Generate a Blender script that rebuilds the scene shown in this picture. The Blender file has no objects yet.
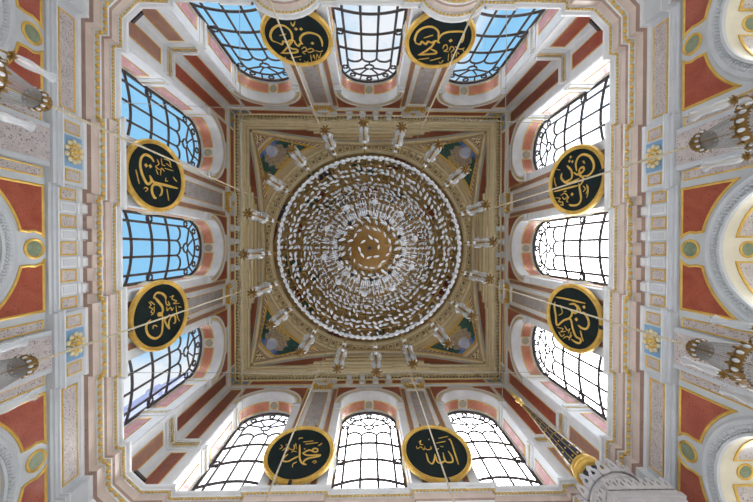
import bpy, math, random
from mathutils import Vector, Matrix
from mathutils.geometry import tessellate_polygon
random.seed(7)
PI = math.pi
sc = bpy.context.scene
COL = sc.collection
FLOOR = -1.5          # heights are measured from the lens, which is 1.5 m above the floor

# ------------------------------------------------------------------ node helpers
def new_mat(name):
    m = bpy.data.materials.new(name); m.use_nodes = True
    nt = m.node_tree; b = nt.nodes['Principled BSDF']
    return m, nt, b
def N(nt, t, **kw):
    n = nt.nodes.new(t)
    for k, v in kw.items():
        if hasattr(n, k): setattr(n, k, v)
        else: n.inputs[k.replace('_', ' ')].default_value = v
    return n
def ramp(nt, stops, interp='LINEAR'):
    r = nt.nodes.new('ShaderNodeValToRGB'); e = r.color_ramp.elements
    r.color_ramp.interpolation = interp
    while len(e) < len(stops): e.new(0.5)
    for i, (p, c) in enumerate(stops):
        e[i].position = p; e[i].color = (c[0], c[1], c[2], 1)
    return r
def plain(name, col, rough=.55, metal=0., var=.06, scale=3., spec=.5):
    m, nt, b = new_mat(name)
    tc = N(nt, 'ShaderNodeTexCoord'); no = N(nt, 'ShaderNodeTexNoise', Scale=scale, Detail=4.)
    nt.links.new(tc.outputs['Object'], no.inputs['Vector'])
    lo = tuple(c*(1-var) for c in col); hi = tuple(min(1, c*(1+var)) for c in col)
    r = ramp(nt, [(.3, lo), (.7, hi)])
    nt.links.new(no.outputs['Fac'], r.inputs['Fac']); nt.links.new(r.outputs['Color'], b.inputs['Base Color'])
    b.inputs['Roughness'].default_value = rough; b.inputs['Metallic'].default_value = metal
    b.inputs['Specular IOR Level'].default_value = spec
    return m
def marble(name, c1, c2, fleck, scale=2.5, fscale=22., famt=.62, rough=.3):
    """clouded stone with small flecks"""
    m, nt, b = new_mat(name)
    tc = N(nt, 'ShaderNodeTexCoord')
    n1 = N(nt, 'ShaderNodeTexNoise', Scale=scale, Detail=6., Distortion=.8)
    n2 = N(nt, 'ShaderNodeTexNoise', Scale=fscale, Detail=3.)
    for n in (n1, n2): nt.links.new(tc.outputs['Object'], n.inputs['Vector'])
    r1 = ramp(nt, [(.35, c1), (.65, c2)]); r2 = ramp(nt, [(famt, (0, 0, 0)), (famt+.06, (1, 1, 1))])
    nt.links.new(n1.outputs['Fac'], r1.inputs['Fac']); nt.links.new(n2.outputs['Fac'], r2.inputs['Fac'])
    mx = N(nt, 'ShaderNodeMixRGB'); mx.inputs['Color2'].default_value = (*fleck, 1)
    nt.links.new(r2.outputs['Color'], mx.inputs['Fac']); nt.links.new(r1.outputs['Color'], mx.inputs['Color1'])
    nt.links.new(mx.outputs['Color'], b.inputs['Base Color']); b.inputs['Roughness'].default_value = rough
    return m
M = {}
M['white'] = plain('white plaster', (.80, .81, .825), .5)
M['grey'] = plain('pale grey plaster', (.62, .65, .685), .5)
M['cream'] = plain('cream plaster', (.80, .70, .45), .55)
M['tan'] = plain('tan plaster', (.62, .48, .25), .55, var=.12)
M['mauve'] = marble('mauve stone', (.64, .52, .46), (.72, .61, .55), (.55, .44, .39), 2., 14., .66)
M['brown'] = marble('brown stone', (.36, .24, .19), (.44, .30, .24), (.28, .18, .14), 2., 14.)
M['red'] = marble('red marble', (.36, .075, .042), (.46, .12, .072), (.13, .035, .03), 2.5, 34., .60)
M['redlite'] = marble('orange red scagliola', (.64, .22, .13), (.72, .29, .19), (.80, .46, .36), 3., 20., .62)
M['darkred'] = marble('dark red marble', (.23, .065, .045), (.32, .11, .075), (.42, .22, .17), 2.5, 24., .63)
M['brownred'] = marble('brown red marble', (.37, .19, .135), (.46, .25, .18), (.27, .12, .09), 2.5, 24., .64)
M['pink'] = marble('pink marble', (.62, .27, .27), (.72, .40, .40), (.80, .55, .54), 2.5, 9., .62)
M['strip'] = marble('dull red granite', (.33, .16, .12), (.40, .22, .17), (.52, .36, .32), 3., 30., .6)
M['granite'] = marble('lilac granite', (.54, .48, .47), (.66, .60, .59), (.20, .16, .17), 4., 38., .585)
M['granite2'] = marble('grey granite', (.40, .36, .35), (.52, .48, .47), (.24, .21, .21), 5., 26., .58)
M['green'] = marble('green marble', (.22, .27, .17), (.31, .37, .25), (.16, .20, .13), 4., 30., .62)
M['greygreen'] = marble('grey green marble', (.42, .43, .36), (.48, .49, .42), (.3, .31, .26), 5., 30., .64)
M['gold'] = plain('gilding', (.80, .52, .12), .42, .55, .12, 9.)
M['oldgold'] = plain('aged gilt brass', (.25, .14, .035), .45, .5, .18, 12.)
M['blue'] = plain('pale blue paint', (.25, .44, .66), .6)
M['navy'] = plain('navy enamel', (.018, .03, .06), .35, 0, .3, 8.)
M['board'] = plain('dark green black board', (.004, .012, .013), .5, 0, .4, 3., .2)
M['iron'] = plain('dark iron', (.085, .07, .068), .55, 0, .2, 6.)
M['dish'] = plain('brown gilt metal', (.20, .095, .008), .65, .0, .1, 6.)
M['black'] = plain('black housing', (.012, .012, .015), .4)
M['cable'] = plain('pale cord', (.68, .60, .44), .6, 0, .15, 40.)
M['wire'] = plain('thin steel wire', (.42, .40, .37), .5)
M['carved'] = plain('carved white marble', (.60, .58, .60), .5, 0, .1, 5.)
M['drawn'] = plain('grey woven carpet', (.62, .61, .61), .5, 0, .15, 1.)
M['beadbed'] = plain('ivory gilt plaster', (.74, .68, .50), .5)
M['lilac'] = plain('blue grey stone', (.20, .22, .36), .6)
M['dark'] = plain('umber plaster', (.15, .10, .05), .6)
M['wood'] = plain('dark wooden screen', (.07, .05, .045), .5, 0, .2, 4.)
M['ivory'] = plain('ivory plaster', (.80, .75, .62), .5)

def crystal(name, clear, col=(.86, .89, .94)):
    m, nt, b = new_mat(name)
    b.inputs['Base Color'].default_value = (*col, 1); b.inputs['Roughness'].default_value = .12
    b.inputs['Specular IOR Level'].default_value = .9
    tr = N(nt, 'ShaderNodeBsdfTransparent'); mx = N(nt, 'ShaderNodeMixShader'); out = nt.nodes['Material Output']
    lw = N(nt, 'ShaderNodeLayerWeight', Blend=.35)
    mr = N(nt, 'ShaderNodeMapRange'); mr.inputs['To Min'].default_value = 1-clear; mr.inputs['To Max'].default_value = min(1, 1.35-clear)
    nt.links.new(lw.outputs['Facing'], mr.inputs['Value']); nt.links.new(mr.outputs['Result'], mx.inputs['Fac'])
    nt.links.new(tr.outputs[0], mx.inputs[1]); nt.links.new(b.outputs[0], mx.inputs[2]); nt.links.new(mx.outputs[0], out.inputs['Surface'])
    return m
M['crystal'] = crystal('cut crystal', .2, (.84, .87, .92))
M['bead2'] = crystal('crystal rod', .2, (.66, .68, .70))
M['bead'] = crystal('crystal bead', .02, (.42, .42, .42))
M['shade'] = crystal('clear blown glass', .68, (.70, .74, .78))
def pane_glass():
    m, nt, b = new_mat('window glass'); nt.nodes.remove(b)
    tr = N(nt, 'ShaderNodeBsdfTransparent'); tr.inputs['Color'].default_value = (.96, .98, 1, 1)
    gl = N(nt, 'ShaderNodeBsdfGlossy', Roughness=.03); fr = N(nt, 'ShaderNodeFresnel', IOR=1.35)
    mx = N(nt, 'ShaderNodeMixShader')
    nt.links.new(fr.outputs[0], mx.inputs['Fac']); nt.links.new(tr.outputs[0], mx.inputs[1]); nt.links.new(gl.outputs[0], mx.inputs[2])
    nt.links.new(mx.outputs[0], nt.nodes['Material Output'].inputs['Surface'])
    return m
M['pane'] = pane_glass()

# ------------------------------------------------------------------ mesh helpers
class MB:
    """collects faces; build() links them as ONE mesh object"""
    def __init__(s): s.v = []; s.f = []; s.m = []; s.mats = []; s.sm = []
    def mi(s, mat):
        if mat not in s.mats: s.mats.append(mat)
        return s.mats.index(mat)
    def add(s, vs, fs, mat, smooth=False):
        o = len(s.v); s.v += [tuple(x) for x in vs]; k = s.mi(mat)
        for f in fs: s.f.append(tuple(i+o for i in f)); s.m.append(k); s.sm.append(smooth)
    def box(s, lo, hi, mat):
        x0, y0, z0 = lo; x1, y1, z1 = hi
        s.add([(x0,y0,z0),(x1,y0,z0),(x1,y1,z0),(x0,y1,z0),(x0,y0,z1),(x1,y0,z1),(x1,y1,z1),(x0,y1,z1)],
              [(3,2,1,0),(4,5,6,7),(0,1,5,4),(1,2,6,5),(2,3,7,6),(3,0,4,7)], mat)
    def tube(s, path, r, mat, n=6, smooth=True, closed=False, cap=True):
        P = [Vector(p) for p in path]; k = len(P); vs = []; fs = []
        rr = r if isinstance(r, (list, tuple)) else [r]*k
        up = None
        for i in range(k):
            a = P[(i-1) % k] if (closed or i > 0) else P[i]; b = P[(i+1) % k] if (closed or i < k-1) else P[i]
            d = (b-a).normalized()
            if up is None:
                up = Vector((0, 0, 1)) if abs(d.z) < .9 else Vector((1, 0, 0))
            x = d.cross(up)
            if x.length < 1e-4: x = d.cross(Vector((0, 1, 0)))
            x.normalize(); y = d.cross(x).normalized(); up = x.cross(d) if False else up
            for j in range(n):
                t = 2*PI*j/n+PI/n; vs.append(P[i]+(x*math.cos(t)+y*math.sin(t))*rr[i])
        for i in range(k if closed else k-1):
            q = (i+1) % k
            for j in range(n): fs.append((i*n+j, i*n+(j+1) % n, q*n+(j+1) % n, q*n+j))
        if cap and not closed:
            fs.append(tuple(range(n-1, -1, -1))); fs.append(tuple((k-1)*n+j for j in range(n)))
        s.add(vs, fs, mat, smooth)
    def lathe(s, prof, mat, c=(0, 0, 0), n=24, smooth=True, lobes=0, amp=0.):
        vs = []; fs = []; k = len(prof)
        for r, z in prof:
            for j in range(n):
                t = 2*PI*j/n; q = r*(1+amp*math.cos(lobes*t)) if lobes else r
                vs.append((c[0]+q*math.cos(t), c[1]+q*math.sin(t), c[2]+z))
        for i in range(k-1):
            for j in range(n): fs.append((i*n+j, i*n+(j+1) % n, (i+1)*n+(j+1) % n, (i+1)*n+j))
        s.add(vs, fs, mat, smooth)
    def ball(s, c, r, mat, n=6, m=4, sq=(1, 1, 1)):
        vs = [(c[0], c[1], c[2]-r*sq[2])]; fs = []
        for i in range(1, m):
            a = -PI/2+PI*i/m
            for j in range(n):
                t = 2*PI*j/n; vs.append((c[0]+r*sq[0]*math.cos(a)*math.cos(t), c[1]+r*sq[1]*math.cos(a)*math.sin(t), c[2]+r*sq[2]*math.sin(a)))
        vs.append((c[0], c[1], c[2]+r*sq[2])); L = len(vs)-1
        for j in range(n):
            fs.append((0, 1+(j+1) % n, 1+j)); fs.append((L, L-n+j, L-n+(j+1) % n))
        for i in range(m-2):
            for j in range(n): fs.append((1+i*n+j, 1+i*n+(j+1) % n, 1+(i+1)*n+(j+1) % n, 1+(i+1)*n+j))
        s.add(vs, fs, mat, True)
    def gem(s, c, ax, l, r, mat, k=5):
        """pear shaped cut drop along ax"""
        a = Vector(ax).normalized(); x = a.orthogonal().normalized(); y = a.cross(x); c = Vector(c); vs = [c-a*l*.5]
        for q, h in ((.7, -.15), (1., .12), (.55, .36)):
            for j in range(k):
                t = 2*PI*j/k; vs.append(c+a*h*l+(x*math.cos(t)+y*math.sin(t))*r*q)
        vs.append(c+a*l*.5); fs = []
        for j in range(k):
            J = (j+1) % k
            fs += [(0, 1+J, 1+j), (1+j, 1+J, 1+k+J, 1+k+j), (1+k+j, 1+k+J, 1+2*k+J, 1+2*k+j), (1+2*k+j, 1+2*k+J, 1+3*k)]
        s.add(vs, fs, mat)
    def grid(s, f, A, B, pick, skirt=None):
        """patch f(a, b); pick(i, j) gives the material of cell i, j; skirt(a, b) closes its rim to the wall"""
        na, nb = len(A), len(B); vs = [f(a, b) for a in A for b in B]
        o = len(s.v); s.v += [tuple(x) for x in vs]
        for i in range(na-1):
            for j in range(nb-1):
                s.f.append((o+i*nb+j, o+(i+1)*nb+j, o+(i+1)*nb+j+1, o+i*nb+j+1)); s.m.append(s.mi(pick(i, j))); s.sm.append(False)
        if skirt:
            rim = [(i, 0) for i in range(na)]+[(na-1, j) for j in range(1, nb)]+[(i, nb-1) for i in range(na-2, -1, -1)]+[(0, j) for j in range(nb-2, 0, -1)]
            q = len(s.v); s.v += [tuple(skirt(A[i], B[j])) for i, j in rim]; L = len(rim)
            for t in range(L):
                a, b = rim[t], rim[(t+1) % L]
                s.f.append((o+a[0]*nb+a[1], o+b[0]*nb+b[1], q+(t+1) % L, q+t)); s.m.append(s.mi(pick(min(a[0], na-2), min(a[1], nb-2)))); s.sm.append(False)
    def poly(s, pts, mp, d, mat):
        """flat polygon pts (a, b), mapped by mp(a, b, d)"""
        tri = tessellate_polygon([[Vector((a, b, 0)) for a, b in pts]])
        s.add([mp(a, b, d) for a, b in pts], [tuple(t) for t in tri], mat)
    def ring(s, P, Q, mp, dp, dq, mat):
        n = len(P); vs = [mp(a, b, dp) for a, b in P]+[mp(a, b, dq) for a, b in Q]
        s.add(vs, [(i, (i+1) % n, n+(i+1) % n, n+i) for i in range(n)], mat)
    def mesh(s, name):
        me = bpy.data.meshes.new(name); me.from_pydata(s.v, [], s.f)
        for m in s.mats: me.materials.append(m)
        me.polygons.foreach_set('material_index', s.m); me.polygons.foreach_set('use_smooth', s.sm); me.update()
        return me
    def build(s, name, parent=None):
        return link(name, s.mesh(name), parent)
def link(name, me, parent=None, loc=None, rz=None):
    o = bpy.data.objects.new(name, me); COL.objects.link(o)
    if parent: o.parent = parent
    if loc: o.location = loc
    if rz is not None: o.rotation_euler.z = rz
    return o
def thing(name, label, cat, loc=(0, 0, 0), rz=0, group=None):
    o = bpy.data.objects.new(name, None); COL.objects.link(o); o.empty_display_size = .2
    o.location = loc; o.rotation_euler.z = rz; tag(o, label, cat, group); return o
def tag(o, label=None, cat=None, group=None, kind=None):
    if label: o['label'] = label
    if cat: o['category'] = cat
    if group: o['group'] = group
    if kind: o['kind'] = kind
    return o
def inset(pts, w):
    """polygon moved inwards by w (mitred)"""
    n = len(pts); A = sum(pts[i][0]*pts[(i+1) % n][1]-pts[(i+1) % n][0]*pts[i][1] for i in range(n))
    sg = 1 if A > 0 else -1; out = []
    for i in range(n):
        p0, p1, p2 = Vector(pts[i-1]), Vector(pts[i]), Vector(pts[(i+1) % n])
        d1, d2 = (p1-p0).normalized(), (p2-p1).normalized()
        n1 = Vector((-d1.y, d1.x))*sg; n2 = Vector((-d2.y, d2.x))*sg
        k = 1+n1.dot(n2); m = (n1+n2)/max(k, .35); out.append(tuple(p1+m*w))
    return out
def panel(mb, pts, mp, fill, fw=.035, th=.03, frame=None):
    """a stone panel in a raised gilt frame"""
    frame = frame or M['gold']; q = inset(pts, fw*.45); r = inset(pts, fw)
    mb.ring(pts, pts, mp, 0, th*.5, frame); mb.ring(pts, q, mp, th*.5, th, frame); mb.ring(q, r, mp, th, th*.35, frame)
    mb.poly(r, mp, th*.35, fill)
def rect(a0, b0, a1, b1): return [(a0, b0), (a1, b0), (a1, b1), (a0, b1)]
def disc(mb, ca, cb, r, mp, fill, fw=.05, th=.03, n=28, sb=1.):
    panel(mb, [(ca+r*math.cos(2*PI*i/n), cb+sb*r*math.sin(2*PI*i/n)) for i in range(n)], mp, fill, fw, th)
def arc(c, h, r, a0, a1, n): return [(c+r*math.cos(math.radians(a0+(a1-a0)*i/n)), h+r*math.sin(math.radians(a0+(a1-a0)*i/n))) for i in range(n+1)]
CALLI = {
    'L1': '0.061:-0.358,-0.097 -0.458,-0.193 -0.475,-0.359 -0.363,-0.474 -0.194,-0.507 -0.021,-0.476 0.126,-0.409 0.251,-0.317 0.233,-0.222 0.12,-0.173 0.028,-0.23|0.061:0.028,-0.23 0.157,-0.149 0.188,-0.051 0.191,0.231 0.205,0.702|0.061:0.188,-0.051 0.303,-0.15 0.431,-0.166 0.568,-0.103 0.59,-0.029|0.052:0.252,-0.101 0.225,0.049 0.314,0.151 0.446,0.135 0.52,0.072|d0.070:-0.207,-0.337|d0.070:-0.217,-0.21|0.026:-0.034,-0.631 0.305,-0.537|0.026:0.286,0.31 0.606,0.378|0.022:0.411,-0.411 0.362,-0.365 0.391,-0.295 0.472,-0.365|0.022:-0.016,0.285 0.074,0.274 0.058,0.355|0.026:-0.089,0.533 -0.033,0.589 0.018,0.675|0.022:-0.446,0.003 -0.331,0.053 -0.243,-0.048 -0.187,0.077|0.022:-0.522,0.131 -0.356,0.156 -0.338,0.261|0.022:-0.521,0.209 -0.504,0.397 -0.384,0.451|0.022:-0.18,-0.049 -0.048,0.026|0.022:-0.043,0.102 -0.242,0.129 -0.179,0.233|0.017:-0.267,0.234 -0.26,0.534|0.017:-0.411,0.288 -0.346,0.478',
    'L2': '0.051:-0.478,-0.228 -0.558,-0.213 -0.621,-0.13 -0.588,0.019 -0.487,0.137 -0.398,0.157|0.055:-0.515,-0.204 -0.372,-0.082 -0.227,0.032 -0.077,0.041 -0.022,-0.11|0.102:-0.036,-0.119 -0.02,0.051|0.051:0.008,0.041 0.326,0.038 0.525,-0.014 0.584,-0.187 0.472,-0.377 0.288,-0.468 0.133,-0.444 0.057,-0.327|0.043:0.103,0.091 0.267,0.152 0.446,0.273|0.043:0.446,0.273 0.288,0.247 0.147,0.302 0.082,0.411 0.162,0.477 0.295,0.476 0.324,0.409|0.034:0.162,0.065 0.104,0.195 0.033,0.275|0.026:0.316,-0.267 0.236,-0.257 0.241,-0.185 0.285,-0.136|0.021:-0.422,-0.394 -0.329,-0.324 -0.277,-0.371 -0.219,-0.278 -0.146,-0.326 -0.092,-0.255 -0.065,-0.326|0.021:-0.435,-0.347 -0.309,-0.205|0.021:-0.272,-0.23 -0.108,-0.231|0.026:-0.423,0.136 -0.267,0.172 -0.227,0.277 -0.344,0.225|0.026:-0.444,0.279 -0.469,0.415 -0.389,0.359 -0.297,0.525 -0.248,0.413 -0.22,0.638|0.026:-0.202,0.171 -0.09,0.197 -0.157,0.304 -0.06,0.357 -0.138,0.412|0.021:-0.168,0.496 0.154,0.55 0.307,0.635|0.021:-0.131,0.581 -0.088,0.696',
    'T1': '0.050:0.563,0.124 0.686,0.063 0.692,-0.101 0.59,-0.282 0.425,-0.401 0.258,-0.404 0.139,-0.271 0.117,-0.113 0.154,0.053 0.243,0.183 0.386,0.339 0.528,0.477|0.046:0.567,0.487 0.329,0.482 0.103,0.446 0.084,0.355 0.222,0.327 0.263,0.27|0.043:0.563,0.124 0.456,0.187 0.394,0.079 0.304,0.141 0.231,0.055 0.108,0.052 0.078,0.158 0.023,0.235 -0.046,0.155 -0.116,0.154|0.050:-0.112,0.176 -0.067,0.049 -0.109,-0.076 -0.231,-0.18 -0.405,-0.203 -0.581,-0.126 -0.649,0.059 -0.636,0.231|d0.064:-0.028,-0.314|d0.064:-0.162,-0.316|d0.064:-0.386,0.127|0.021:0.451,-0.106 0.36,-0.128 0.267,-0.158|0.021:0.333,0.66 0.002,0.583|0.025:-0.047,0.33 -0.149,0.262 -0.183,0.373 -0.061,0.443 -0.122,0.511|0.025:-0.205,0.35 -0.321,0.303 -0.383,0.369 -0.262,0.439 -0.193,0.418|0.021:-0.265,0.531 -0.255,0.819|0.021:-0.324,0.624 -0.357,0.529 -0.368,0.695|0.021:-0.406,0.694 -0.453,0.504 -0.488,0.645 -0.57,0.456|0.021:-0.419,0.368 -0.558,0.411 -0.637,0.364|0.021:-0.041,0.749 -0.084,0.822 -0.165,0.747|d0.032:0.065,0.713|d0.032:0.476,0.639|0.028:0.066,-0.52 0.025,-0.408 -0.053,-0.541',
    'T2': '0.051:0.642,0.056 0.689,-0.073 0.639,-0.304 0.484,-0.436 0.279,-0.452 0.116,-0.335 0.064,-0.17 0.038,0.045|0.048:0.66,0.057 0.525,0.098 0.484,0.009 0.36,0.095 0.32,0.006 0.205,0.035 0.106,-0.02 -0.016,0.044|0.048:0.124,-0.019 0.182,0.159 0.259,0.252 0.322,0.322 0.508,0.468|0.048:0.527,0.468 0.283,0.44 0.04,0.411 0.035,0.34 0.203,0.251|0.048:0.042,-0.064 0.002,-0.213 -0.122,-0.299 -0.326,-0.331 -0.539,-0.327 -0.596,-0.225 -0.614,-0.055 -0.602,0.032|d0.073:-0.29,-0.04|0.026:0.456,-0.108 0.332,-0.165 0.215,-0.209|0.026:0.502,0.639 0.182,0.574|0.026:0.145,0.672 -0.162,0.552|0.026:-0.134,0.244 -0.146,0.13 -0.215,0.106 -0.264,0.242 -0.186,0.313 -0.324,0.333|0.026:-0.331,0.287 -0.354,0.149 -0.451,0.238 -0.386,0.356|0.022:-0.384,0.672 -0.34,0.404|0.022:-0.469,0.621 -0.435,0.402 -0.535,0.57|0.022:-0.58,0.52 -0.575,0.352 -0.651,0.422|0.026:-0.447,0.147 -0.62,0.235 -0.738,0.187|0.022:-0.694,0.233 -0.758,0.325|0.022:-0.116,0.703 -0.185,0.752 -0.242,0.65',
    'R1': '0.053:0.248,-0.047 0.459,-0.021 0.618,-0.117 0.634,-0.284 0.525,-0.469 0.322,-0.582 0.153,-0.561 0.046,-0.428 0.06,-0.266|0.049:0.229,0.052 0.141,-0.073 0.17,-0.218 0.235,-0.288 0.306,-0.24 0.267,-0.145 0.125,-0.146 -0,-0.266 -0.111,-0.22 -0.179,-0.149|0.049:0.47,0.286 0.287,0.129 0.079,0.127 0.019,0.362|0.049:0.299,0.473 0.15,0.483 -0.012,0.309 -0.03,0.1 0.024,-0.147|0.041:-0.19,0.78 -0.173,0.307 -0.162,-0.1|0.049:-0.113,-0.124 -0.345,-0.174 -0.55,-0.2 -0.679,-0.105 -0.683,0.095 -0.641,0.198|d0.057:0.678,0.158|d0.057:0.575,0.198|d0.057:0.537,0.095|d0.066:-0.371,0.097|0.020:0.452,0.67 0.398,0.529|0.020:0.466,-0.239 0.389,-0.31 0.476,-0.276|0.025:-0.381,0.692 -0.427,0.522 -0.507,0.577 -0.55,0.411|0.025:-0.344,0.495 -0.301,0.359 -0.402,0.252 -0.472,0.358 -0.396,0.44|0.025:-0.601,0.521 -0.636,0.41 -0.525,0.439|0.025:-0.437,0.305 -0.431,0.2 -0.525,0.278 -0.575,0.225|0.025:-0.254,0.387 -0.25,0.28|0.020:-0.2,-0.268 -0.292,-0.339 -0.36,-0.27|0.020:-0.181,-0.384 -0.343,-0.409 -0.435,-0.364|0.020:-0.229,-0.43 -0.386,-0.432 -0.537,-0.388|0.025:0.221,0.726 0.11,0.725 -0.055,0.666',
    'R2': '0.041:0.491,0.61 0.497,0.277 0.473,-0.414|0.053:0.345,0.638 0.207,0.665 -0.049,0.605 -0.327,0.557 -0.145,0.325 -0.01,0.087 0.173,0.012 0.229,0.168|0.049:0.365,0.117 0.394,-0.062 0.308,-0.162 0.156,-0.114 0.173,0.012|0.041:0.39,-0.162 0.224,-0.26 0.197,-0.114|0.049:-0.145,0.325 -0.044,0.113 -0.104,0.035 -0.301,-0.018 -0.483,-0.12 -0.526,-0.267 -0.631,-0.254 -0.647,-0.121 -0.606,0.03|0.053:0.184,-0.261 0.206,-0.379 0.09,-0.496 -0.061,-0.53 -0.197,-0.453 -0.211,-0.312 -0.157,-0.191|d0.066:0.367,-0.378|d0.070:-0.014,-0.131|0.033:-0.283,-0.265 -0.432,-0.314 -0.561,-0.363|0.021:0.289,0.439 0.087,0.354 -0.027,0.492|0.025:-0.39,0.545 -0.382,0.323 -0.488,0.404 -0.42,0.215|0.025:-0.509,0.488 -0.611,0.376 -0.519,0.268|0.025:-0.283,0.27 -0.386,0.162 -0.325,0.084 -0.464,0.135|0.025:-0.662,0.32 -0.562,0.187 -0.577,0.082 -0.474,0.006|0.025:-0.647,0.108 -0.396,0.032',
    'B1': '0.040:0.334,0.05 0.368,0.126 0.462,0.124 0.489,0.048 0.417,0.012 0.3,0.07 0.223,0.071 0.086,-0.02|0.040:0.086,-0.02 0.252,-0.096 0.599,-0.084|0.040:0.599,-0.084 0.531,-0.137 0.298,-0.187 0.191,-0.256 0.163,-0.343|0.046:-0.047,0.268 -0.001,0.037 0.042,-0.183 0.133,-0.342 0.261,-0.396|0.037:0.013,-0.11 -0.119,-0.198 -0.249,-0.284 -0.387,-0.264 -0.383,-0.158 -0.303,-0.05|0.021:0.107,0.285 0.462,0.339|0.021:0.029,0.366 0.325,0.401|0.025:0.479,0.22 0.549,0.278 0.576,0.317|0.021:0.396,-0.33 0.462,-0.278 0.512,-0.314 0.446,-0.365|0.021:-0.088,-0.475 -0.096,-0.373 -0.007,-0.305|0.025:-0.119,0.47 -0.079,0.51 0.002,0.509|d0.031:0.122,0.118|0.018:-0.574,0.122 -0.516,0.198 -0.583,0.277|0.018:-0.483,0.064 -0.413,0.158 -0.344,0.062 -0.324,0.176|0.018:-0.369,0.234 -0.28,0.117 -0.183,0.097 -0.166,0.309 -0.109,0.115|0.018:-0.432,0.235 -0.414,0.294|0.018:-0.224,0.004 -0.171,0.04 -0.074,0.02|0.018:-0.22,0.271 -0.156,0.115',
    'B2': '0.035:0.471,0.453 0.497,0.284 0.501,-0.093 0.508,-0.432|0.025:0.432,0.432 0.514,0.355|0.038:0.333,0.006 0.388,-0.167 0.378,-0.333 0.262,-0.367 0.181,-0.312 0.176,-0.049|0.038:0.181,-0.312 0.042,-0.381 -0.04,-0.326 -0.055,-0.084|0.035:-0.055,-0.084 -0.09,-0.234 -0.177,-0.396 -0.272,-0.322 -0.29,-0.061|0.019:0.151,0.458 0.455,0.531|0.019:0.049,0.283 0.346,0.349|0.019:-0.527,0.179 -0.506,0.099 -0.4,0.157 -0.335,0.056 -0.283,0.175|0.019:-0.441,0.321 -0.366,0.382 -0.417,0.258 -0.322,0.236|0.019:-0.296,0.095 -0.222,0.055 -0.118,0.092 -0.136,0.172|0.019:-0.145,0.399 -0.115,0.441|0.019:0.004,0.051 0.092,0.089|0.022:0.141,0.168 0.235,0.146',
}
GLARE, SKY, SUNE, EXPO, HAZE = 11., 1., 1.5, .17, 8.

# ================================================================== the hall
# local wall frame: x = along the wall, y = outwards, z = height; each side is the front wall turned about the hall's axis
SIDES = {'front': 0., 'left': PI/2, 'back': PI, 'right': -PI/2}
WU, WL, WO = 6.0, 6.1, 6.95           # upper face, lower face, outer face
BAYS = (-3.9, 0., 3.9)
RU, SU, BU = 1.08, 12.70, 7.86       # upper openings: half width, springing, sill
RL, SL = 1.09, 4.55                  # lower arches
WIN = 6.85
def turn(a):
    c, s = math.cos(a), math.sin(a); return lambda p: (p[0]*c-p[1]*s, p[0]*s+p[1]*c, p[2])
def front(w): return lambda a, b, d: (a, w-d, b)

def face(mb, w, lim, z0, z1, R, S, B, mat):
    P = lambda u, h: (u, w, h)
    ed = [-lim]+[e for c in BAYS for e in (c-R, c+R)]+[lim]
    for i in range(0, len(ed), 2): mb.add([P(ed[i], z0), P(ed[i+1], z0), P(ed[i+1], z1), P(ed[i], z1)], [(0, 1, 2, 3)], mat)
    for c in BAYS:
        if B > z0: mb.add([P(c-R, z0), P(c+R, z0), P(c+R, B), P(c-R, B)], [(0, 1, 2, 3)], mat)
        a = arc(c, S, R, 180, 0, 28)
        for (u0, h0), (u1, h1) in zip(a, a[1:]): mb.add([P(u0, h0), P(u1, h1), P(u1, z1), P(u0, z1)], [(0, 1, 2, 3)], mat)
def reveal(mb, w0, w1, R, S, B, mat):
    for c in BAYS:
        a = [(c-R, B)]+arc(c, S, R, 180, 0, 28)+[(c+R, B)]; n = len(a)
        mb.add([(u, w0, h) for u, h in a]+[(u, w1, h) for u, h in a], [(i, i+1, n+i+1, n+i) for i in range(n-1)], mat)
        mb.add([(c-R, w0, B), (c+R, w0, B), (c+R, w1, B), (c-R, w1, B)], [(0, 1, 2, 3)], mat)
def wall_shell():
    mb = MB(); W = M['white']
    face(mb, WU, WU, BU, 14.6, RU, SU, BU, W); reveal(mb, WU, WO, RU, SU, BU, W)
    face(mb, WL, WL, FLOOR, BU, RL, SL, FLOOR, M['grey']); reveal(mb, WL, WO, RL, SL, FLOOR, M['ivory'])
    face(mb, WO, WO, FLOOR, BU, RL, SL, FLOOR, W); face(mb, WO, WO, BU, 24.2, RU, SU, BU, W)
    return mb.mesh('wall')
shell = wall_shell()
WALLS = {}
wall_text = {'left': 'white arcaded wall with blue sky in its windows, dark screens in its lower arches',
             'right': 'arcaded wall with dazzling white windows beside the pulpit and red spandrels below',
             'back': 'arcaded wall whose lower cornice swells into two rounded gold beaded corbels',
             'front': 'arcaded wall with white windows behind the dark pulpit spire'}
for s, a in SIDES.items():
    WALLS[s] = tag(link('wall_'+s, shell, None, None, a), wall_text[s], 'wall', None, 'structure')
def each(name, me, sides=SIDES, **kw):
    return [link(name, me, WALLS[s]) for s in sides]

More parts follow.
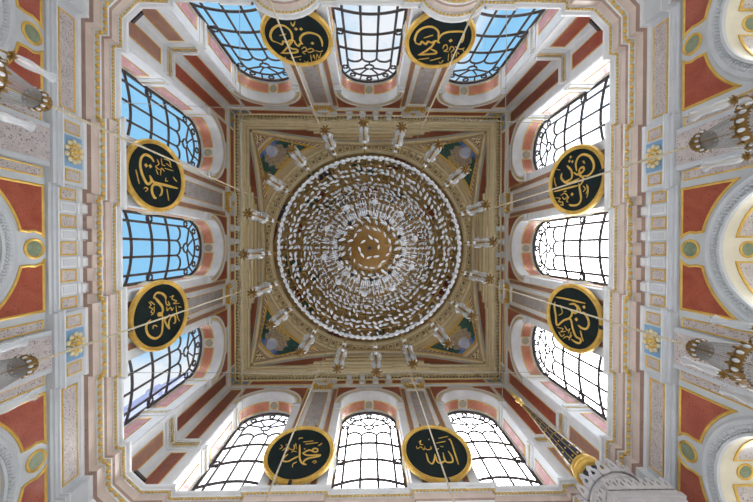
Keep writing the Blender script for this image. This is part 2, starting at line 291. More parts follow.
# ---- upper windows' arches: archivolt, imposts, soffit panels, jamb panels
def sweep(mb, path, prof, mats, mp):
    """profile (r outwards, d proud) along an arc path given as (centre u, spring, angle list, straight leg)"""
for c in BAYS:
    mb = MB(); rs = [(RU, 0), (RU, .05), (RU+.05, .07), (RU+.09, .05), (RU+.16, .06), (RU+.21, .09), (RU+.24, .09), (RU+.24, 0)]
    th = [math.radians(180*i/40) for i in range(41)]
    mb.grid(lambda t, q: (c+rs[q][0]*math.cos(t), WU-rs[q][1], SU+rs[q][0]*math.sin(t)), th, range(len(rs)), lambda i, j: M['white'] if j not in (2, 3, 5) else M['cream'])
    for i in range(46):
        t = PI*(i+.5)/46; r = RU+.125; x, z = c+r*math.cos(t), SU+r*math.sin(t)
        mb.ball((x, WU-.055, z), .027, M['gold'], 5, 4)
    each('archivolt', mb.mesh('archivolt'))
    for sg in (-1, 1):
        mb = MB()
        for lo, hi, pr in ((12.36, 12.44, .03), (12.44, 12.58, .05), (12.58, 12.70, .09)):
            x0, x1 = c+sg*(RU-pr*.5), c+sg*(RU+.24)
            mb.box((min(x0, x1), WU-pr, lo), (max(x0, x1), WIN-.05, hi), M['white'])
        for i in range(14):                                       # bead row on the jamb side
            mb.ball((c+sg*(RU-.035), WU+.02+.06*i, 12.51), .03, M['cream'], 5, 4)
        each('impost', mb.mesh('impost'))
        # moulding across the jamb at mid height
        mb = MB()
        for lo, hi, pr in ((9.97, 10.05, .025), (10.05, 10.2, .035), (10.2, 10.3, .06)):
            x0, x1 = c+sg*(RU-pr), c+sg*(RU+.02)
            mb.box((min(x0, x1), WU+.06, lo), (max(x0, x1), WIN-.05, hi), M['white'])
        for i in range(12): mb.ball((c+sg*(RU-.045), WU+.1+.06*i, 10.13), .03, M['cream'], 5, 4)
        each('jamb_moulding', mb.mesh('jamb_moulding'))
        for lo, hi in ((8.2, 9.84), (10.5, 12.2)):
            mb = MB(); f = lambda a, b, d, sg=sg: (c+sg*(RU-d), a, b)
            panel(mb, rect(6.33, lo, 6.72, hi), f, M['pink'], .035, .02); each('jamb_panel', mb.mesh('jamb_panel'))
        # red band on the arch soffit
        mb = MB(); a0, a1 = (7, 80) if sg > 0 else (100, 173)
        A = [a0, a0+1.6]+[a0+1.6+(a1-a0-3.2)*i/16 for i in range(1, 16)]+[a1-1.6, a1]; Bw = [6.33, 6.365, 6.685, 6.72]
        f = lambda r: (lambda a, b: (c+r*math.cos(math.radians(a)), b, SU+r*math.sin(math.radians(a))))
        mb.grid(f(RU-.02), A, Bw, lambda i, j: M['redlite'] if 0 < i < len(A)-2 and j == 1 else M['gold'], f(RU))
        each('soffit_panel', mb.mesh('soffit_panel'))
    mb = MB(); disc(mb, c, 6.525, .155, lambda a, b, d: (a, b, SU+RU-.005-d), M['greygreen'], .035, .03); each('soffit_roundel', mb.mesh('soffit_roundel'))
    # red spandrels either side of the archivolt
    for sg in (-1, 1):
        q = [(c+sg*(x-c), z) for x, z in arc(c, SU, RU+.25, 14, 66, 14)]
        top = 14.26; pts = q+[(q[-1][0], top), (c+sg*1.31, top), (c+sg*1.31, q[0][1])]
        mb = MB(); panel(mb, pts, front(WU), M['red'], .03, .02); each('spandrel_panel', mb.mesh('spandrel_panel'))
# ---- pilasters between the windows
for c in (-1.95, 1.95):
    pil = MB(); pil.box((c-.36, WU-.04, BU), (c+.36, WU+.02, 13.82), M['white'])
    pm = pil.mesh('pilaster')
    mb = MB(); panel(mb, rect(c-.28, 8.0, c+.28, 13.74), front(WU-.04), M['granite2'], .03, .02); gm = mb.mesh('granite_panel')
    cap = MB()
    cap.box((c-.38, WU-.07, 13.82), (c+.38, WU+.02, 13.9), M['white'])
    for k, (lo, hi, ex) in enumerate(((13.9, 14.2, .05), (14.2, 14.3, .10))): cap.box((c-.34-ex*.5, WU-.06-ex*.5, lo), (c+.34+ex*.5, WU+.02, hi), M['cream'])
    for i in range(7):
        x = c-.33+.11*i; cap.ball((x, WU-.1, 14.0), .055, M['gold'], 6, 5, (1, .7, 1.7)); cap.ball((x, WU-.13, 14.14), .04, M['gold'], 6, 4)
    for sg in (-1, 1): cap.lathe([(0, -.05), (.09, -.05), (.11, 0), (.09, .05), (0, .05)], M['gold'], (c+sg*.33, WU-.12, 14.24), 10)
    cap.box((c-.45, WU-.17, 14.3), (c+.45, WU+.02, 14.38), M['white']); cm = cap.mesh('capital')
    for s in SIDES:
        p = link('pilaster', pm, WALLS[s]); link('granite_panel', gm, p); link('capital', cm, p)
    for sg in (-1, 1):
        mb = MB(); x = c+sg*.535
        panel(mb, rect(x-.085, 8.0, x+.085, 14.1), front(WU), M['strip'], .025, .02); each('strip_panel', mb.mesh('strip_panel'))
    mb = MB(); panel(mb, rect(c-.38, 14.62, c+.38, 15.0), front(WU), M['blue'], .03, .03)
    for i in range(8): mb.ball((c+.10*math.cos(PI*i/4), WU-.05, 14.81+.10*math.sin(PI*i/4)), .032, M['gold'], 6, 4)
    mb.ball((c, WU-.07, 14.81), .06, M['gold'], 8, 5)
    for sg in (-1, 1): mb.ball((c+sg*.26, WU-.04, 14.81), .05, M['cream'], 6, 4, (1, .5, 2))
    each('frieze_block', mb.mesh('frieze_block'))
# ---- frieze of the upper entablature
for x0, x1 in ((-1.42, -1.03), (-.73, -.43), (-.15, .15), (.43, .73), (1.03, 1.42), (2.48, 5.2), (-5.2, -2.48)):
    mb = MB(); panel(mb, rect(x0, 14.60, x1, 15.0), front(WU), M['red'], .025, .025); each('frieze_panel', mb.mesh('frieze_panel'))
def console(c, w, z0, z1, out, half):
    mb = MB(); H = z1-z0
    prof = [(0, 0), (.35*out, .02), (.5*out, .12), (.42*out, .3), (.5*out, .5), (.8*out, .68), (out, .82), (out, .94), (.9*out, 1.), (0, 1.)]
    n = len(prof); v = [(c+sg*half, w-d, z0+t*H) for sg in (-1, 1) for d, t in prof]
    mb.add(v, [(i, i+1, n+i+1, n+i) for i in range(n-1)], M['white'])
    for k in (0, n): mb.add([v[k+i] for i in range(n)], [tuple(range(n))], M['white'])
    mb.box((c-half*1.2, w-out*1.05, z1-.04), (c+half*1.2, w, z1), M['white'])
    mb.box((c-half*.45, w-.56*out, z0+.1*H), (c+half*.45, w, z0+.42*H), M['cream'])
    return mb
for c in (-.88, -.29, .29, .88):
    each('console', console(c, WU, 14.6, 15.08, .22, .09).mesh('console'))
for sg in (-1, 1):
    mb = MB(); x0, x1 = sorted((sg*5.3, sg*5.97)); panel(mb, rect(x0, 14.62, x1, 15.0), front(WU), M['blue'], .03, .025)
    xc = (x0+x1)/2
    for i in range(8): mb.ball((xc+.1*math.cos(PI*i/4), WU-.05, 14.81+.1*math.sin(PI*i/4)), .032, M['gold'], 6, 4)
    mb.ball((xc, WU-.07, 14.81), .06, M['gold'], 8, 5); each('frieze_block', mb.mesh('frieze_block'))
# ---- corner piers: two panels one over the other with a beaded band between
tone = {('left', -1): ('brownred', 'red'), ('back', 1): ('brownred', 'red'), ('back', -1): ('red', 'darkred'), ('right', 1): ('red', 'darkred'),
        ('right', -1): ('brownred', 'red'), ('front', 1): ('brownred', 'red'), ('front', -1): ('darkred', 'darkred'), ('left', 1): ('brownred', 'darkred')}
for (s, sg), (lo, up) in tone.items():
    for z0, z1, m in ((8.38, 9.82, lo), (10.5, 14.1, up)):
        mb = MB(); x0, x1 = sorted((sg*5.32, sg*5.78)); panel(mb, rect(x0, z0, x1, z1), front(WU), M[m], .035, .02)
        mb.build('pier_panel', WALLS[s])
for sg in (-1, 1):
    mb = MB()
    for z0, z1, pr in ((9.94, 10.0, .03), (10.0, 10.17, .05), (10.17, 10.22, .12), (10.22, 10.3, .14)):
        x0, x1 = sorted((sg*5.12, sg*(WU-pr))); mb.box((x0, WU-pr, z0), (x1, WU, z1), M['white'])
    for i in range(12):
        mb.ball((sg*(5.16+.064*i), WU-.065, 10.05), .031, M['beadbed'], 5, 4); mb.ball((sg*(5.16+.064*i), WU-.07, 10.125), .031, M['gold'], 5, 4); mb.ball((sg*(5.16+.064*i), WU-.11, 10.175), .026, M['beadbed'], 5, 4)
    each('pier_band', mb.mesh('pier_band'))
    mb = MB(); x0, x1 = sorted((sg*5.0, sg*5.14)); mb.box((x0, WU-.03, BU), (x1, WU, 12.36), M['white']); each('pier_strip', mb.mesh('pier_strip'))

# ---- lower storey: pilasters, spandrels, arch rings
for c in (-1.95, 1.95):
    pil = MB(); pil.box((c-.40, WL-.10, FLOOR), (c+.40, WL+.02, 6.46), M['grey']); pm = pil.mesh('pilaster')
    mb = MB(); mb.box((c-.31, WL-.115, 0.), (c+.31, WL-.1, 6.42), M['granite']); gm = mb.mesh('granite_panel')
    for s in SIDES:
        p = link('pilaster', pm, WALLS[s]); link('granite_panel', gm, p)
    for sg in (-1, 1):
        mb = MB(); x = c+sg*.52; panel(mb, rect(x-.1, .3, x+.1, 6.38), front(WL), M['granite'], .03, .025); each('strip_panel', mb.mesh('strip_panel'))
    mb = MB(); panel(mb, rect(c-.31, 6.68, c+.31, 7.13), front(WL-.12), M['blue'], .001, .012, M['blue']); bk = mb.mesh('frieze_block')
    mb = MB(); y = WL-.135
    for i in range(10):
        t = 2*PI*i/10; mb.ball((c+.2*math.cos(t), y-.015, 6.9+.17*math.sin(t)), .058, M['cream'], 6, 4, (1, .4, 1))
        mb.ball((c+.13*math.cos(t+.3), y-.03, 6.9+.11*math.sin(t+.3)), .035, M['gold'], 6, 4, (1, .5, 1)); mb.ball((c+.085*math.cos(t), y-.03, 6.9+.07*math.sin(t)), .025, M['cream'], 6, 4, (1, .6, 1))
    mb.ball((c, y-.03, 6.9), .06, M['gold'], 8, 5); rm = mb.mesh('rosette')
    for s in SIDES:
        o = link('frieze_block', bk, WALLS[s]); link('rosette', rm, o)
    for sg in (-1, 1):
        mb = MB(); x = c+sg*.48; panel(mb, rect(x-.12, 6.72, x+.12, 7.06), front(WL-.12), M['granite'], .03, .02); each('frieze_panel', mb.mesh('frieze_panel'))
for x0, x1 in ((-1.22, -.98), (-.68, -.42), (-.14, .14), (.42, .68), (.98, 1.22), (2.8, 4.75), (-4.75, -2.8)):
    mb = MB(); panel(mb, rect(x0, 6.71, x1, 7.07), front(WL-.02), M['granite'], .035, .025); each('frieze_panel', mb.mesh('frieze_panel'))
for c in (-.83, -.28, .28, .83):
    
    mb = MB(); y = WL-.02
    mb.box((c-.10, y-.03, 6.70), (c+.10, y, 7.08), M['white']); mb.box((c-.07, y-.038, 6.74), (c+.07, y, 7.02), M['grey'])
    mb.box((c-.11, y-.06, 7.05), (c+.11, y, 7.12), M['white'])
    P_ = [(.0, 7.1), (.06, 7.1), (.10, 7.12), (.12, 7.16), (.10, 7.2), (.13, 7.23), (.0, 7.23)]
    for x0, x1 in ((c-.09, c+.09),):
        n = len(P_); mb.add([(x, y-d, z) for x in (x0, x1) for d, z in P_], [(i, i+1, n+i+1, n+i) for i in range(n-1)]+[tuple(range(n)), tuple(range(n, 2*n))], M['white'])
    for sx in (-1, 1): mb.tube([(c+sx*.105, y-.07, 7.16), (c+sx*.115, y-.07, 7.16)], .05, M['white'], 10)
    each('console', mb.mesh('console'))
    mb = MB(); mb.box((c-.13, WL-.20, 7.24), (c+.13, WL-.1, 7.42), M['mauve']); mb.box((c-.14, WL-.21, 7.22), (c+.14, WL-.1, 7.245), M['brown']); mb.box((c-.13, WL-.27, 7.42), (c+.13, WL-.1, 7.47), M['beadbed'])
    for q in (-.06, .06): mb.ball((c+q, WL-.24, 7.41), .045, M['gold'], 6, 4)
    each('mutule', mb.mesh('mutule'))
for c in BAYS:
    for sg in (-1, 1):
        q = [(c+sg*(x-c), z) for x, z in arc(c, SL, 1.44, 34.5, 78, 14)]
        side = c+sg*1.2; top = 6.41; cut = arc(c, 6.04, .27, 0, 90, 6)
        ro = [(c+sg*(.30*math.cos(math.radians(t))), 6.2+.27*math.sin(math.radians(t))) for t in (-20, 5, 30, 52)]
        pts = q+ro+[(c+sg*.30, top), (side, top), (side, q[0][1])]
        mb = MB(); panel(mb, pts, front(WL), M['red'], .05, .03); each('spandrel_panel', mb.mesh('spandrel_panel'))
    mb = MB(); disc(mb, c, 6.22, .19, front(WL), M['green'], .05, .035); each('roundel', mb.mesh('roundel'))
    mb = MB(); rs = [(RL, 0), (RL, .06), (RL+.04, .07), (RL+.06, .03), (RL+.20, .05), (RL+.23, .08), (RL+.26, .05), (RL+.29, .0)]
    th = [math.radians(180*i/36) for i in range(37)]
    mb.grid(lambda t, k: (c+rs[k][0]*math.cos(t), WL-rs[k][1], SL+rs[k][0]*math.sin(t)), th, range(len(rs)), lambda i, j: M['grey'])
    for i in range(60):
        t = PI*(i+.5)/60; r = RL+.13; mb.ball((c+r*math.cos(t), WL-.045, SL+r*math.sin(t)), .04, M['grey'], 5, 4, (1, .7, 1)); mb.ball((c+(r-.05)*math.cos(t+.025), WL-.045, SL+(r-.05)*math.sin(t+.025)), .025, M['grey'], 5, 4)
    each('arch_moulding', mb.mesh('arch_moulding'))
    for a0, a1 in ((8, 44), (47, 79), (101, 133), (136, 172)):
        A = [a0, a0+1.8]+[a0+1.8+(a1-a0-3.6)*i/8 for i in range(1, 8)]+[a1-1.8, a1]; Bw = [6.30, 6.345, 6.735, 6.78]
        f = lambda r: (lambda a, b: (c+r*math.cos(math.radians(a)), b, SL+r*math.sin(math.radians(a))))
        mb = MB(); mb.grid(f(RL-.02), A, Bw, lambda i, j: M['granite'] if 0 < i < len(A)-2 and j == 1 else M['gold'], f(RL)); each('soffit_panel', mb.mesh('soffit_panel'))
    mb = MB(); disc(mb, c, 6.54, .15, lambda a, b, d: (a, b, SL+RL-.005-d), M['green'], .04, .03); each('soffit_roundel', mb.mesh('soffit_roundel'))
    mb = MB(); pts = [(c-RL, FLOOR)]+[(c+RL, FLOOR)]+arc(c, SL, RL, 0, 180, 24)
    mb.poly(pts, front(6.93), 0, M['wood'])
    for x in (-.7, 0, .7): mb.box((c+x-.03, 6.87, FLOOR), (c+x+.03, 6.93, SL+.9), M['wood'])
    each('arch_screen', mb.mesh('arch_screen'), ('left',))

# ================================================================== cornices (swept round the hall)
def loop(base, fn):
    P = []
    for s in ('front', 'right', 'back', 'left'):
        t = turn(SIDES[s]); P += [t((u, w, 0))[:2] for u, w in fn(s, base)]
    return [Vector(p) for p in P]
def offset(P, d):
    out = []; n = len(P)
    for i in range(n):
        a, b = (P[i]-P[i-1]).normalized(), (P[(i+1) % n]-P[i]).normalized()
        n1, n2 = Vector((a.y, -a.x)), Vector((b.y, -b.x)); out.append(P[i]+(n1+n2)*(d/max(1+n1.dot(n2), .3)))
    return out
def cornice(P, prof):
    mb = MB(); n = len(P); rings = [offset(P, d) for d, h, m in prof]
    for k in range(len(prof)-1):
        v = [(p.x, p.y, prof[k][1]) for p in rings[k]]+[(p.x, p.y, prof[k+1][1]) for p in rings[k+1]]
        mb.add(v, [(i, (i+1) % n, n+(i+1) % n, n+i) for i in range(n)], M[prof[k][2]])
    return mb
def along(P, d, step):
    Q = offset(P, d); n = len(Q); out = []
    for i in range(n):
        a, b = Q[i], Q[(i+1) % n]; L = (b-a).length; k = max(1, int(L/step+.5)) if L > step*.6 else 0
        for j in range(k): out.append((a.lerp(b, (j+.5)/k), (b-a).normalized()))
    return out
def low_path(s, b):
    if s == 'back':
        mid = []
        for c in (-1.93, 1.93):
            mid += [(c-1.12, b), (c-1.12, b-.05)]+[(c-.47*math.cos(PI*i/12), b-.05-.32*math.sin(PI*i/12)) for i in range(13)]+[(c+.80, b-.05), (c+.80, b)] if c < 0 else [(c-.80, b), (c-.80, b-.05)]+[(c-.47*math.cos(PI*i/12), b-.05-.32*math.sin(PI*i/12)) for i in range(13)]+[(c+1.12, b-.05), (c+1.12, b)]
    else:
        mid = [(-2.62, b), (-2.62, b-.1), (-1.3, b-.1), (-1.3, b), (1.3, b), (1.3, b-.1), (2.62, b-.1), (2.62, b)]
    e = b-.17
    return [(-e+.56, e), (-4.9, e), (-4.9, b)]+mid+[(4.9, b), (4.9, e), (e-.56, e)]
P = loop(WL, low_path)
prof = [(-.12, 6.44, 'grey'), (.05, 6.44, 'grey'), (.05, 6.50, 'grey'), (.08, 6.51, 'grey'), (.08, 6.56, 'grey'), (.11, 6.58, 'white'), (.11, 6.61, 'grey'), (.02, 6.64, 'grey'),
        (.02, 7.11, 'white'), (.05, 7.13, 'white'), (.05, 7.20, 'brown'), (.12, 7.22, 'mauve'), (.12, 7.42, 'white'), (.14, 7.45, 'beadbed'), (.23, 7.46, 'white'),
        (.24, 7.49, 'brown'), (.26, 7.54, 'mauve'), (.26, 7.71, 'white'), (.28, 7.73, 'beadbed'), (.34, 7.74, 'white'), (.34, 7.77, 'white'), (.38, 7.79, 'white'), (.40, 7.81, 'white'), (.40, 7.86, 'grey'), (-.3, 7.86, 'grey')]
c1 = tag(cornice(P, prof).build('trim_1'), 'stepped mauve and white main cornice with gold beads below the windows', 'cornice', None, 'structure')
mb = MB()
for p, d in along(P, .185, .165): mb.ball((p.x, p.y, 7.452), .048, M['gold'], 6, 4)
mb.build('gold_beads', c1)
mb = MB()
for p, d in along(P, .31, .085): mb.ball((p.x, p.y, 7.73), .03, M['gold'], 5, 4)
mb.build('small_gold_beads', c1)
def up_path(s, b):
    j = b-.05
    return [(-b+.0, b), (-5.2, b), (-5.2, b), (-2.4, b), (-2.4, j), (-1.5, j), (-1.5, b), (1.5, b), (1.5, j), (2.4, j), (2.4, b), (5.2, b)]
def up_clean(s, b):
    j = b-.05
    return [(-b, b), (-2.4, b), (-2.4, j), (-1.5, j), (-1.5, b), (1.5, b), (1.5, j), (2.4, j), (2.4, b)]
P2 = loop(WU, up_clean)
prof2 = [(-.1, 14.38, 'white'), (.025, 14.38, 'white'), (.025, 14.48, 'cream'), (.04, 14.5, 'cream'), (.04, 14.53, 'white'), (.0, 14.55, 'white'), (.0, 15.04, 'cream'), (.05, 15.06, 'cream'), (.05, 15.11, 'cream'),
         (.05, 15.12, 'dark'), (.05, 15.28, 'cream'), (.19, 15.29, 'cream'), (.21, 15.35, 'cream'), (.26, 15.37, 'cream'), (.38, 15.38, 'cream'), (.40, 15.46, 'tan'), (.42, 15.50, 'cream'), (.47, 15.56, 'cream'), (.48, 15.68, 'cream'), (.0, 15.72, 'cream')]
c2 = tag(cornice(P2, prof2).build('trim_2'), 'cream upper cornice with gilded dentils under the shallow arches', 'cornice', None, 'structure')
mb = MB()
for p, d in along(P2, .115, .15):
    n = Vector((d.y, -d.x)); a = d*.042; b = n*.055
    q = [p-a-b, p+a-b, p+a+b, p-a+b]
    mb.add([(v.x, v.y, 15.14) for v in q]+[(v.x, v.y, 15.27) for v in q], [(3, 2, 1, 0), (0, 1, 5, 4), (1, 2, 6, 5), (2, 3, 7, 6), (3, 0, 4, 7)], M['cream'])
mb.build('dentils', c2)
mb = MB()
for p, d in along(P2, .32, .12): mb.ball((p.x, p.y, 15.385), .03, M['gold'], 5, 4)
for p, d in along(P2, .14, .15): mb.ball((p.x, p.y, 15.08), .03, M['gold'], 5, 4)
mb.build('gold_beads', c2)

# ================================================================== shallow arches, pendentives, ring and dome
WA, ZA, ZC = 5.5, 15.70, 17.55
RA = ((ZC-ZA)**2+5.45**2)/(2*(ZC-ZA))
def arch_h(u, off=0.): return ZC-RA+math.sqrt(max((RA-off)**2-u*u, 0))
mb = MB(); U = [-5.45+10.9*i/48 for i in range(49)]
lay = [(0., 'cream'), (.10, 'cream'), (.22, 'white'), (.30, 'blue'), (.36, 'white'), (.46, 'tan'), (.52, 'red')]
def lun(u, k):
    return (u, WA-.0, max(ZA-.02, arch_h(u, lay[k][0]) if k < len(lay) else ZA-.02))
mb.grid(lun, U, range(len(lay)+1), lambda i, j: M[lay[j][1]])
for u0, u1, z0, z1, pr, m in ((-2.6, 2.6, 15.7, 15.86, .10, 'cream'), (-2.3, 2.3, 15.86, 16.1, .06, 'cream'), (-2.1, 2.1, 16.1, 16.25, .12, 'cream'), (-1.8, 1.8, 16.25, 16.6, .05, 'tan'), (-1.7, 1.7, 16.6, 16.75, .1, 'cream'), (-1.2, 1.2, 16.75, 17.0, .05, 'cream')):
    mb.box((u0, WA-pr, z0), (u1, WA+.05, z1), M[m])
for z, pr, k, x in ((15.98, .07, 32, 2.2), (16.42, .06, 26, 1.7), (16.66, .11, 24, 1.6)):
    for i in range(k): mb.ball((-x+2*x*i/(k-1), WA-pr, z), .03, M['gold'], 5, 4)
lm = mb.mesh('lunette')
mb = MB(); ap = [(-.12, .0, 'cream'), (-.12, .1, 'tan'), (-.02, .14, 'strip'), (.06, .14, 'tan'), (.14, .10, 'cream'), (.22, .10, 'tan'), (.22, -.3, 'tan')]
mb.grid(lambda u, k: (u*(RA+ap[k][0])/RA, WA-ap[k][1], ZC-RA+math.sqrt(max(RA**2-u*u, 0))*(RA+ap[k][0])/RA), U, range(len(ap)), lambda i, j: M[ap[j][2]])
am = mb.mesh('arch_band')
for s in SIDES:
    o = link('lunette', lm, WALLS[s]); link('arch_band', am, WALLS[s])

RR, ZR = 5.86, 17.28
ring = MB()
ring.lathe([(6.6, 17.2), (RR, ZR)], M['tan'], (0, 0, 0), 96)
ring.lathe([(RR, ZR), (5.72, 17.30), (5.70, 17.42)], M['tan'], (0, 0, 0), 96)
ring.lathe([(5.70, 17.42), (5.62, 17.46), (5.60, 17.52)], M['cream'], (0, 0, 0), 96)
ring.lathe([(5.60, 17.52), (5.30, 17.92)], M['tan'], (0, 0, 0), 96)
ring.lathe([(5.30, 17.92), (5.20, 17.95), (5.18, 18.2)], M['cream'], (0, 0, 0), 96)
m, nt, b = new_mat('painted dome')
tc = N(nt, 'ShaderNodeTexCoord'); vo = N(nt, 'ShaderNodeTexVoronoi', Scale=1.6); no = N(nt, 'ShaderNodeTexNoise', Scale=.5, Detail=2.)
nt.links.new(tc.outputs['Object'], no.inputs['Vector'])
mxv = N(nt, 'ShaderNodeMixRGB', Fac=.4); nt.links.new(tc.outputs['Object'], mxv.inputs['Color1']); nt.links.new(no.outputs['Color'], mxv.inputs['Color2'])
nt.links.new(mxv.outputs[0], vo.inputs['Vector'])
r = ramp(nt, [(0, (.46, .34, .15)), (.3, (.38, .25, .10)), (.46, (.20, .05, .03)), (.52, (.50, .38, .20)), (.70, (.06, .07, .12)), (.74, (.34, .24, .11)), (.92, (.05, .11, .08))], 'CONSTANT')
sp = N(nt, 'ShaderNodeSeparateColor'); nt.links.new(vo.outputs['Color'], sp.inputs[0]); nt.links.new(sp.outputs[0], r.inputs['Fac'])
nt.links.new(r.outputs[0], b.inputs['Base Color']); b.inputs['Roughness'].default_value = .55
M['dome'] = m
ceil = MB(); ceil.lathe([(5.18*math.cos(PI/2*i/20), 18.2+5.18*math.sin(PI/2*i/20)) for i in range(21)], M['dome'], (0, 0, 0), 96)
CE = tag(ceil.build('ceiling'), 'round painted dome behind the great chandelier', 'dome', None, 'structure')
ring.build('dome_ring', CE)
cf = MB()
for i in range(88):
    t = 2*PI*i/88; c, s = math.cos(t), math.sin(t)
    def Q(a, k, d):                              # a across, k along the slope, d proud
        r_ = 5.60+(5.30-5.60)*k-d*.8; z_ = 17.52+.40*k-d*.6; return (r_*c-a*s, r_*s+a*c, z_)
    o = [Q(-.13, .12, .0), Q(.13, .12, .0), Q(.13, .88, .0), Q(-.13, .88, .0)]; p = [Q(-.11, .18, .05), Q(.11, .18, .05), Q(.11, .82, .05), Q(-.11, .82, .05)]
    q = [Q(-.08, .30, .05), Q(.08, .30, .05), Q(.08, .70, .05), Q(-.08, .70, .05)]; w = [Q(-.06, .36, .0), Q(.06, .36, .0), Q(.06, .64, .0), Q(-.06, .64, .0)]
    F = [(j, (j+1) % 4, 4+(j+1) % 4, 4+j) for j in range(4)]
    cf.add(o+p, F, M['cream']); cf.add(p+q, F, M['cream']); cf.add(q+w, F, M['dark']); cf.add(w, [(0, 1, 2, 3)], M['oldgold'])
cf.build('coffers', CE)
gb = MB()
for i in range(240):
    t = 2*PI*i/240; gb.ball((5.28*math.cos(t), 5.28*math.sin(t), 17.92), .035, M['cream'], 5, 4)
gb.build('bead_row', CE)

# pendentives: corner -> two arches -> ring
WP = WA-.08
y1 = math.sqrt(RR*RR-WP*WP)
def pend(s, t):
    uA = 5.42+(y1-5.42)*t; h = arch_h(uA)-.0
    A = Vector((WP, uA, h)); B = Vector((uA, WP, h)); t1 = math.atan2(y1, WP)
    uE = y1; eA = Vector((WP, y1, arch_h(y1))); eB = Vector((y1, WP, arch_h(y1)))
    ang = t1+(PI/2-2*t1)*s; rg = Vector((RR*math.cos(ang), RR*math.sin(ang), ZR))
    k = t*t*(3-2*t) if t < 1 else 1
    return A.lerp(B, s)+(rg-eA.lerp(eB, s))*k
def paint(s, t):
    """the painted field of a pendentive: green curtains, a blue arched view, gilt urns and balustrade"""
    x = (s-.5)*2; 
    if t < .17: return 'oldgold' if (int(s*9)+int(t*40)) % 3 == 0 else 'cream'
    if t < .24: return 'strip' if int(s*14+t*20) % 2 else 'tan'
    if t < .29: return 'cream'
    if abs(x) > .80: 
        return 'tan' if abs(x) > .9 else ('strip' if int(t*30) % 2 else 'cream')
    if abs(x) > .73: return 'gold'
    if t < .32: return 'gold'
    e = .40+.25*(t-.37)/.4
    if t > .88: return 'gold' if t < .91 else 'tan'
    if abs(x) > .46-.95*max(0, t-.56)+.05*math.sin(t*40): return 'drape' if t > .40 else 'pblue'
    if t > .76: return 'pgold' if abs(x) < .25 else 'drape'
    if (x/.24)**2+((t-.47)/.14)**2 < 1: return 'psky'
    if (x/.30)**2+((t-.47)/.185)**2 < 1 and int(math.degrees(math.atan2(x, t-.5))/22) % 2: return 'pgold'
    if t < .42: return 'pblue'
    return 'pviolet' if int(s*17)+int(t*23) & 1 else 'pgold'
M['drape'] = plain('green painted drapery', (.03, .10, .075), .6, 0, .4, 8.)
M['psky'] = plain('pale painted sky', (.55, .60, .75), .6, 0, .2, 4.)
M['pblue'] = plain('blue painted hanging', (.14, .24, .58), .6, 0, .3, 6.)
M['pviolet'] = plain('violet grey painting', (.32, .28, .30), .6, 0, .3, 8.)
M['pgold'] = plain('ochre painting', (.50, .37, .15), .6, 0, .3, 10.)
def pend_mesh():
    mb = MB(); n = 56; A = [i/n for i in range(n+1)]
    mb.grid(lambda s, t: pend(s, t), A, A, lambda i, j: M[paint((i+.5)/n, (j+.5)/n)])
    fr = MB()
    for s in (.11, .89): fr.tube([tuple(pend(s, .3+.59*i/12)-Vector((.02, .02, .02))) for i in range(13)], .035, M['gold'], 6)
    for t in (.305, .895): fr.tube([tuple(pend(.11+.78*i/12, t)-Vector((.02, .02, .02))) for i in range(13)], .05, M['gold'], 6)
    return mb.mesh('pendentive'), fr.mesh('picture_frame')
pm, fm = pend_mesh()
for k in range(4):
    o = link('pendentive', pm, CE, None, k*PI/2); link('picture_frame', fm, o)

# floor, and an added unseen lid that shuts daylight out above the dome
mb = MB(); mb.box((-WO-.3, -WO-.3, FLOOR-.2), (WO+.3, WO+.3, FLOOR), M['drawn'])
tag(mb.build('floor'), 'grey carpeted floor of the prayer hall', 'floor', None, 'structure')
mb = MB(); mb.box((-WO, -WO, 24.2), (WO, WO, 24.4), M['grey'])
tag(mb.build('lid'), 'added unseen lid above the dome that shuts daylight out', 'lid', None, 'structure')

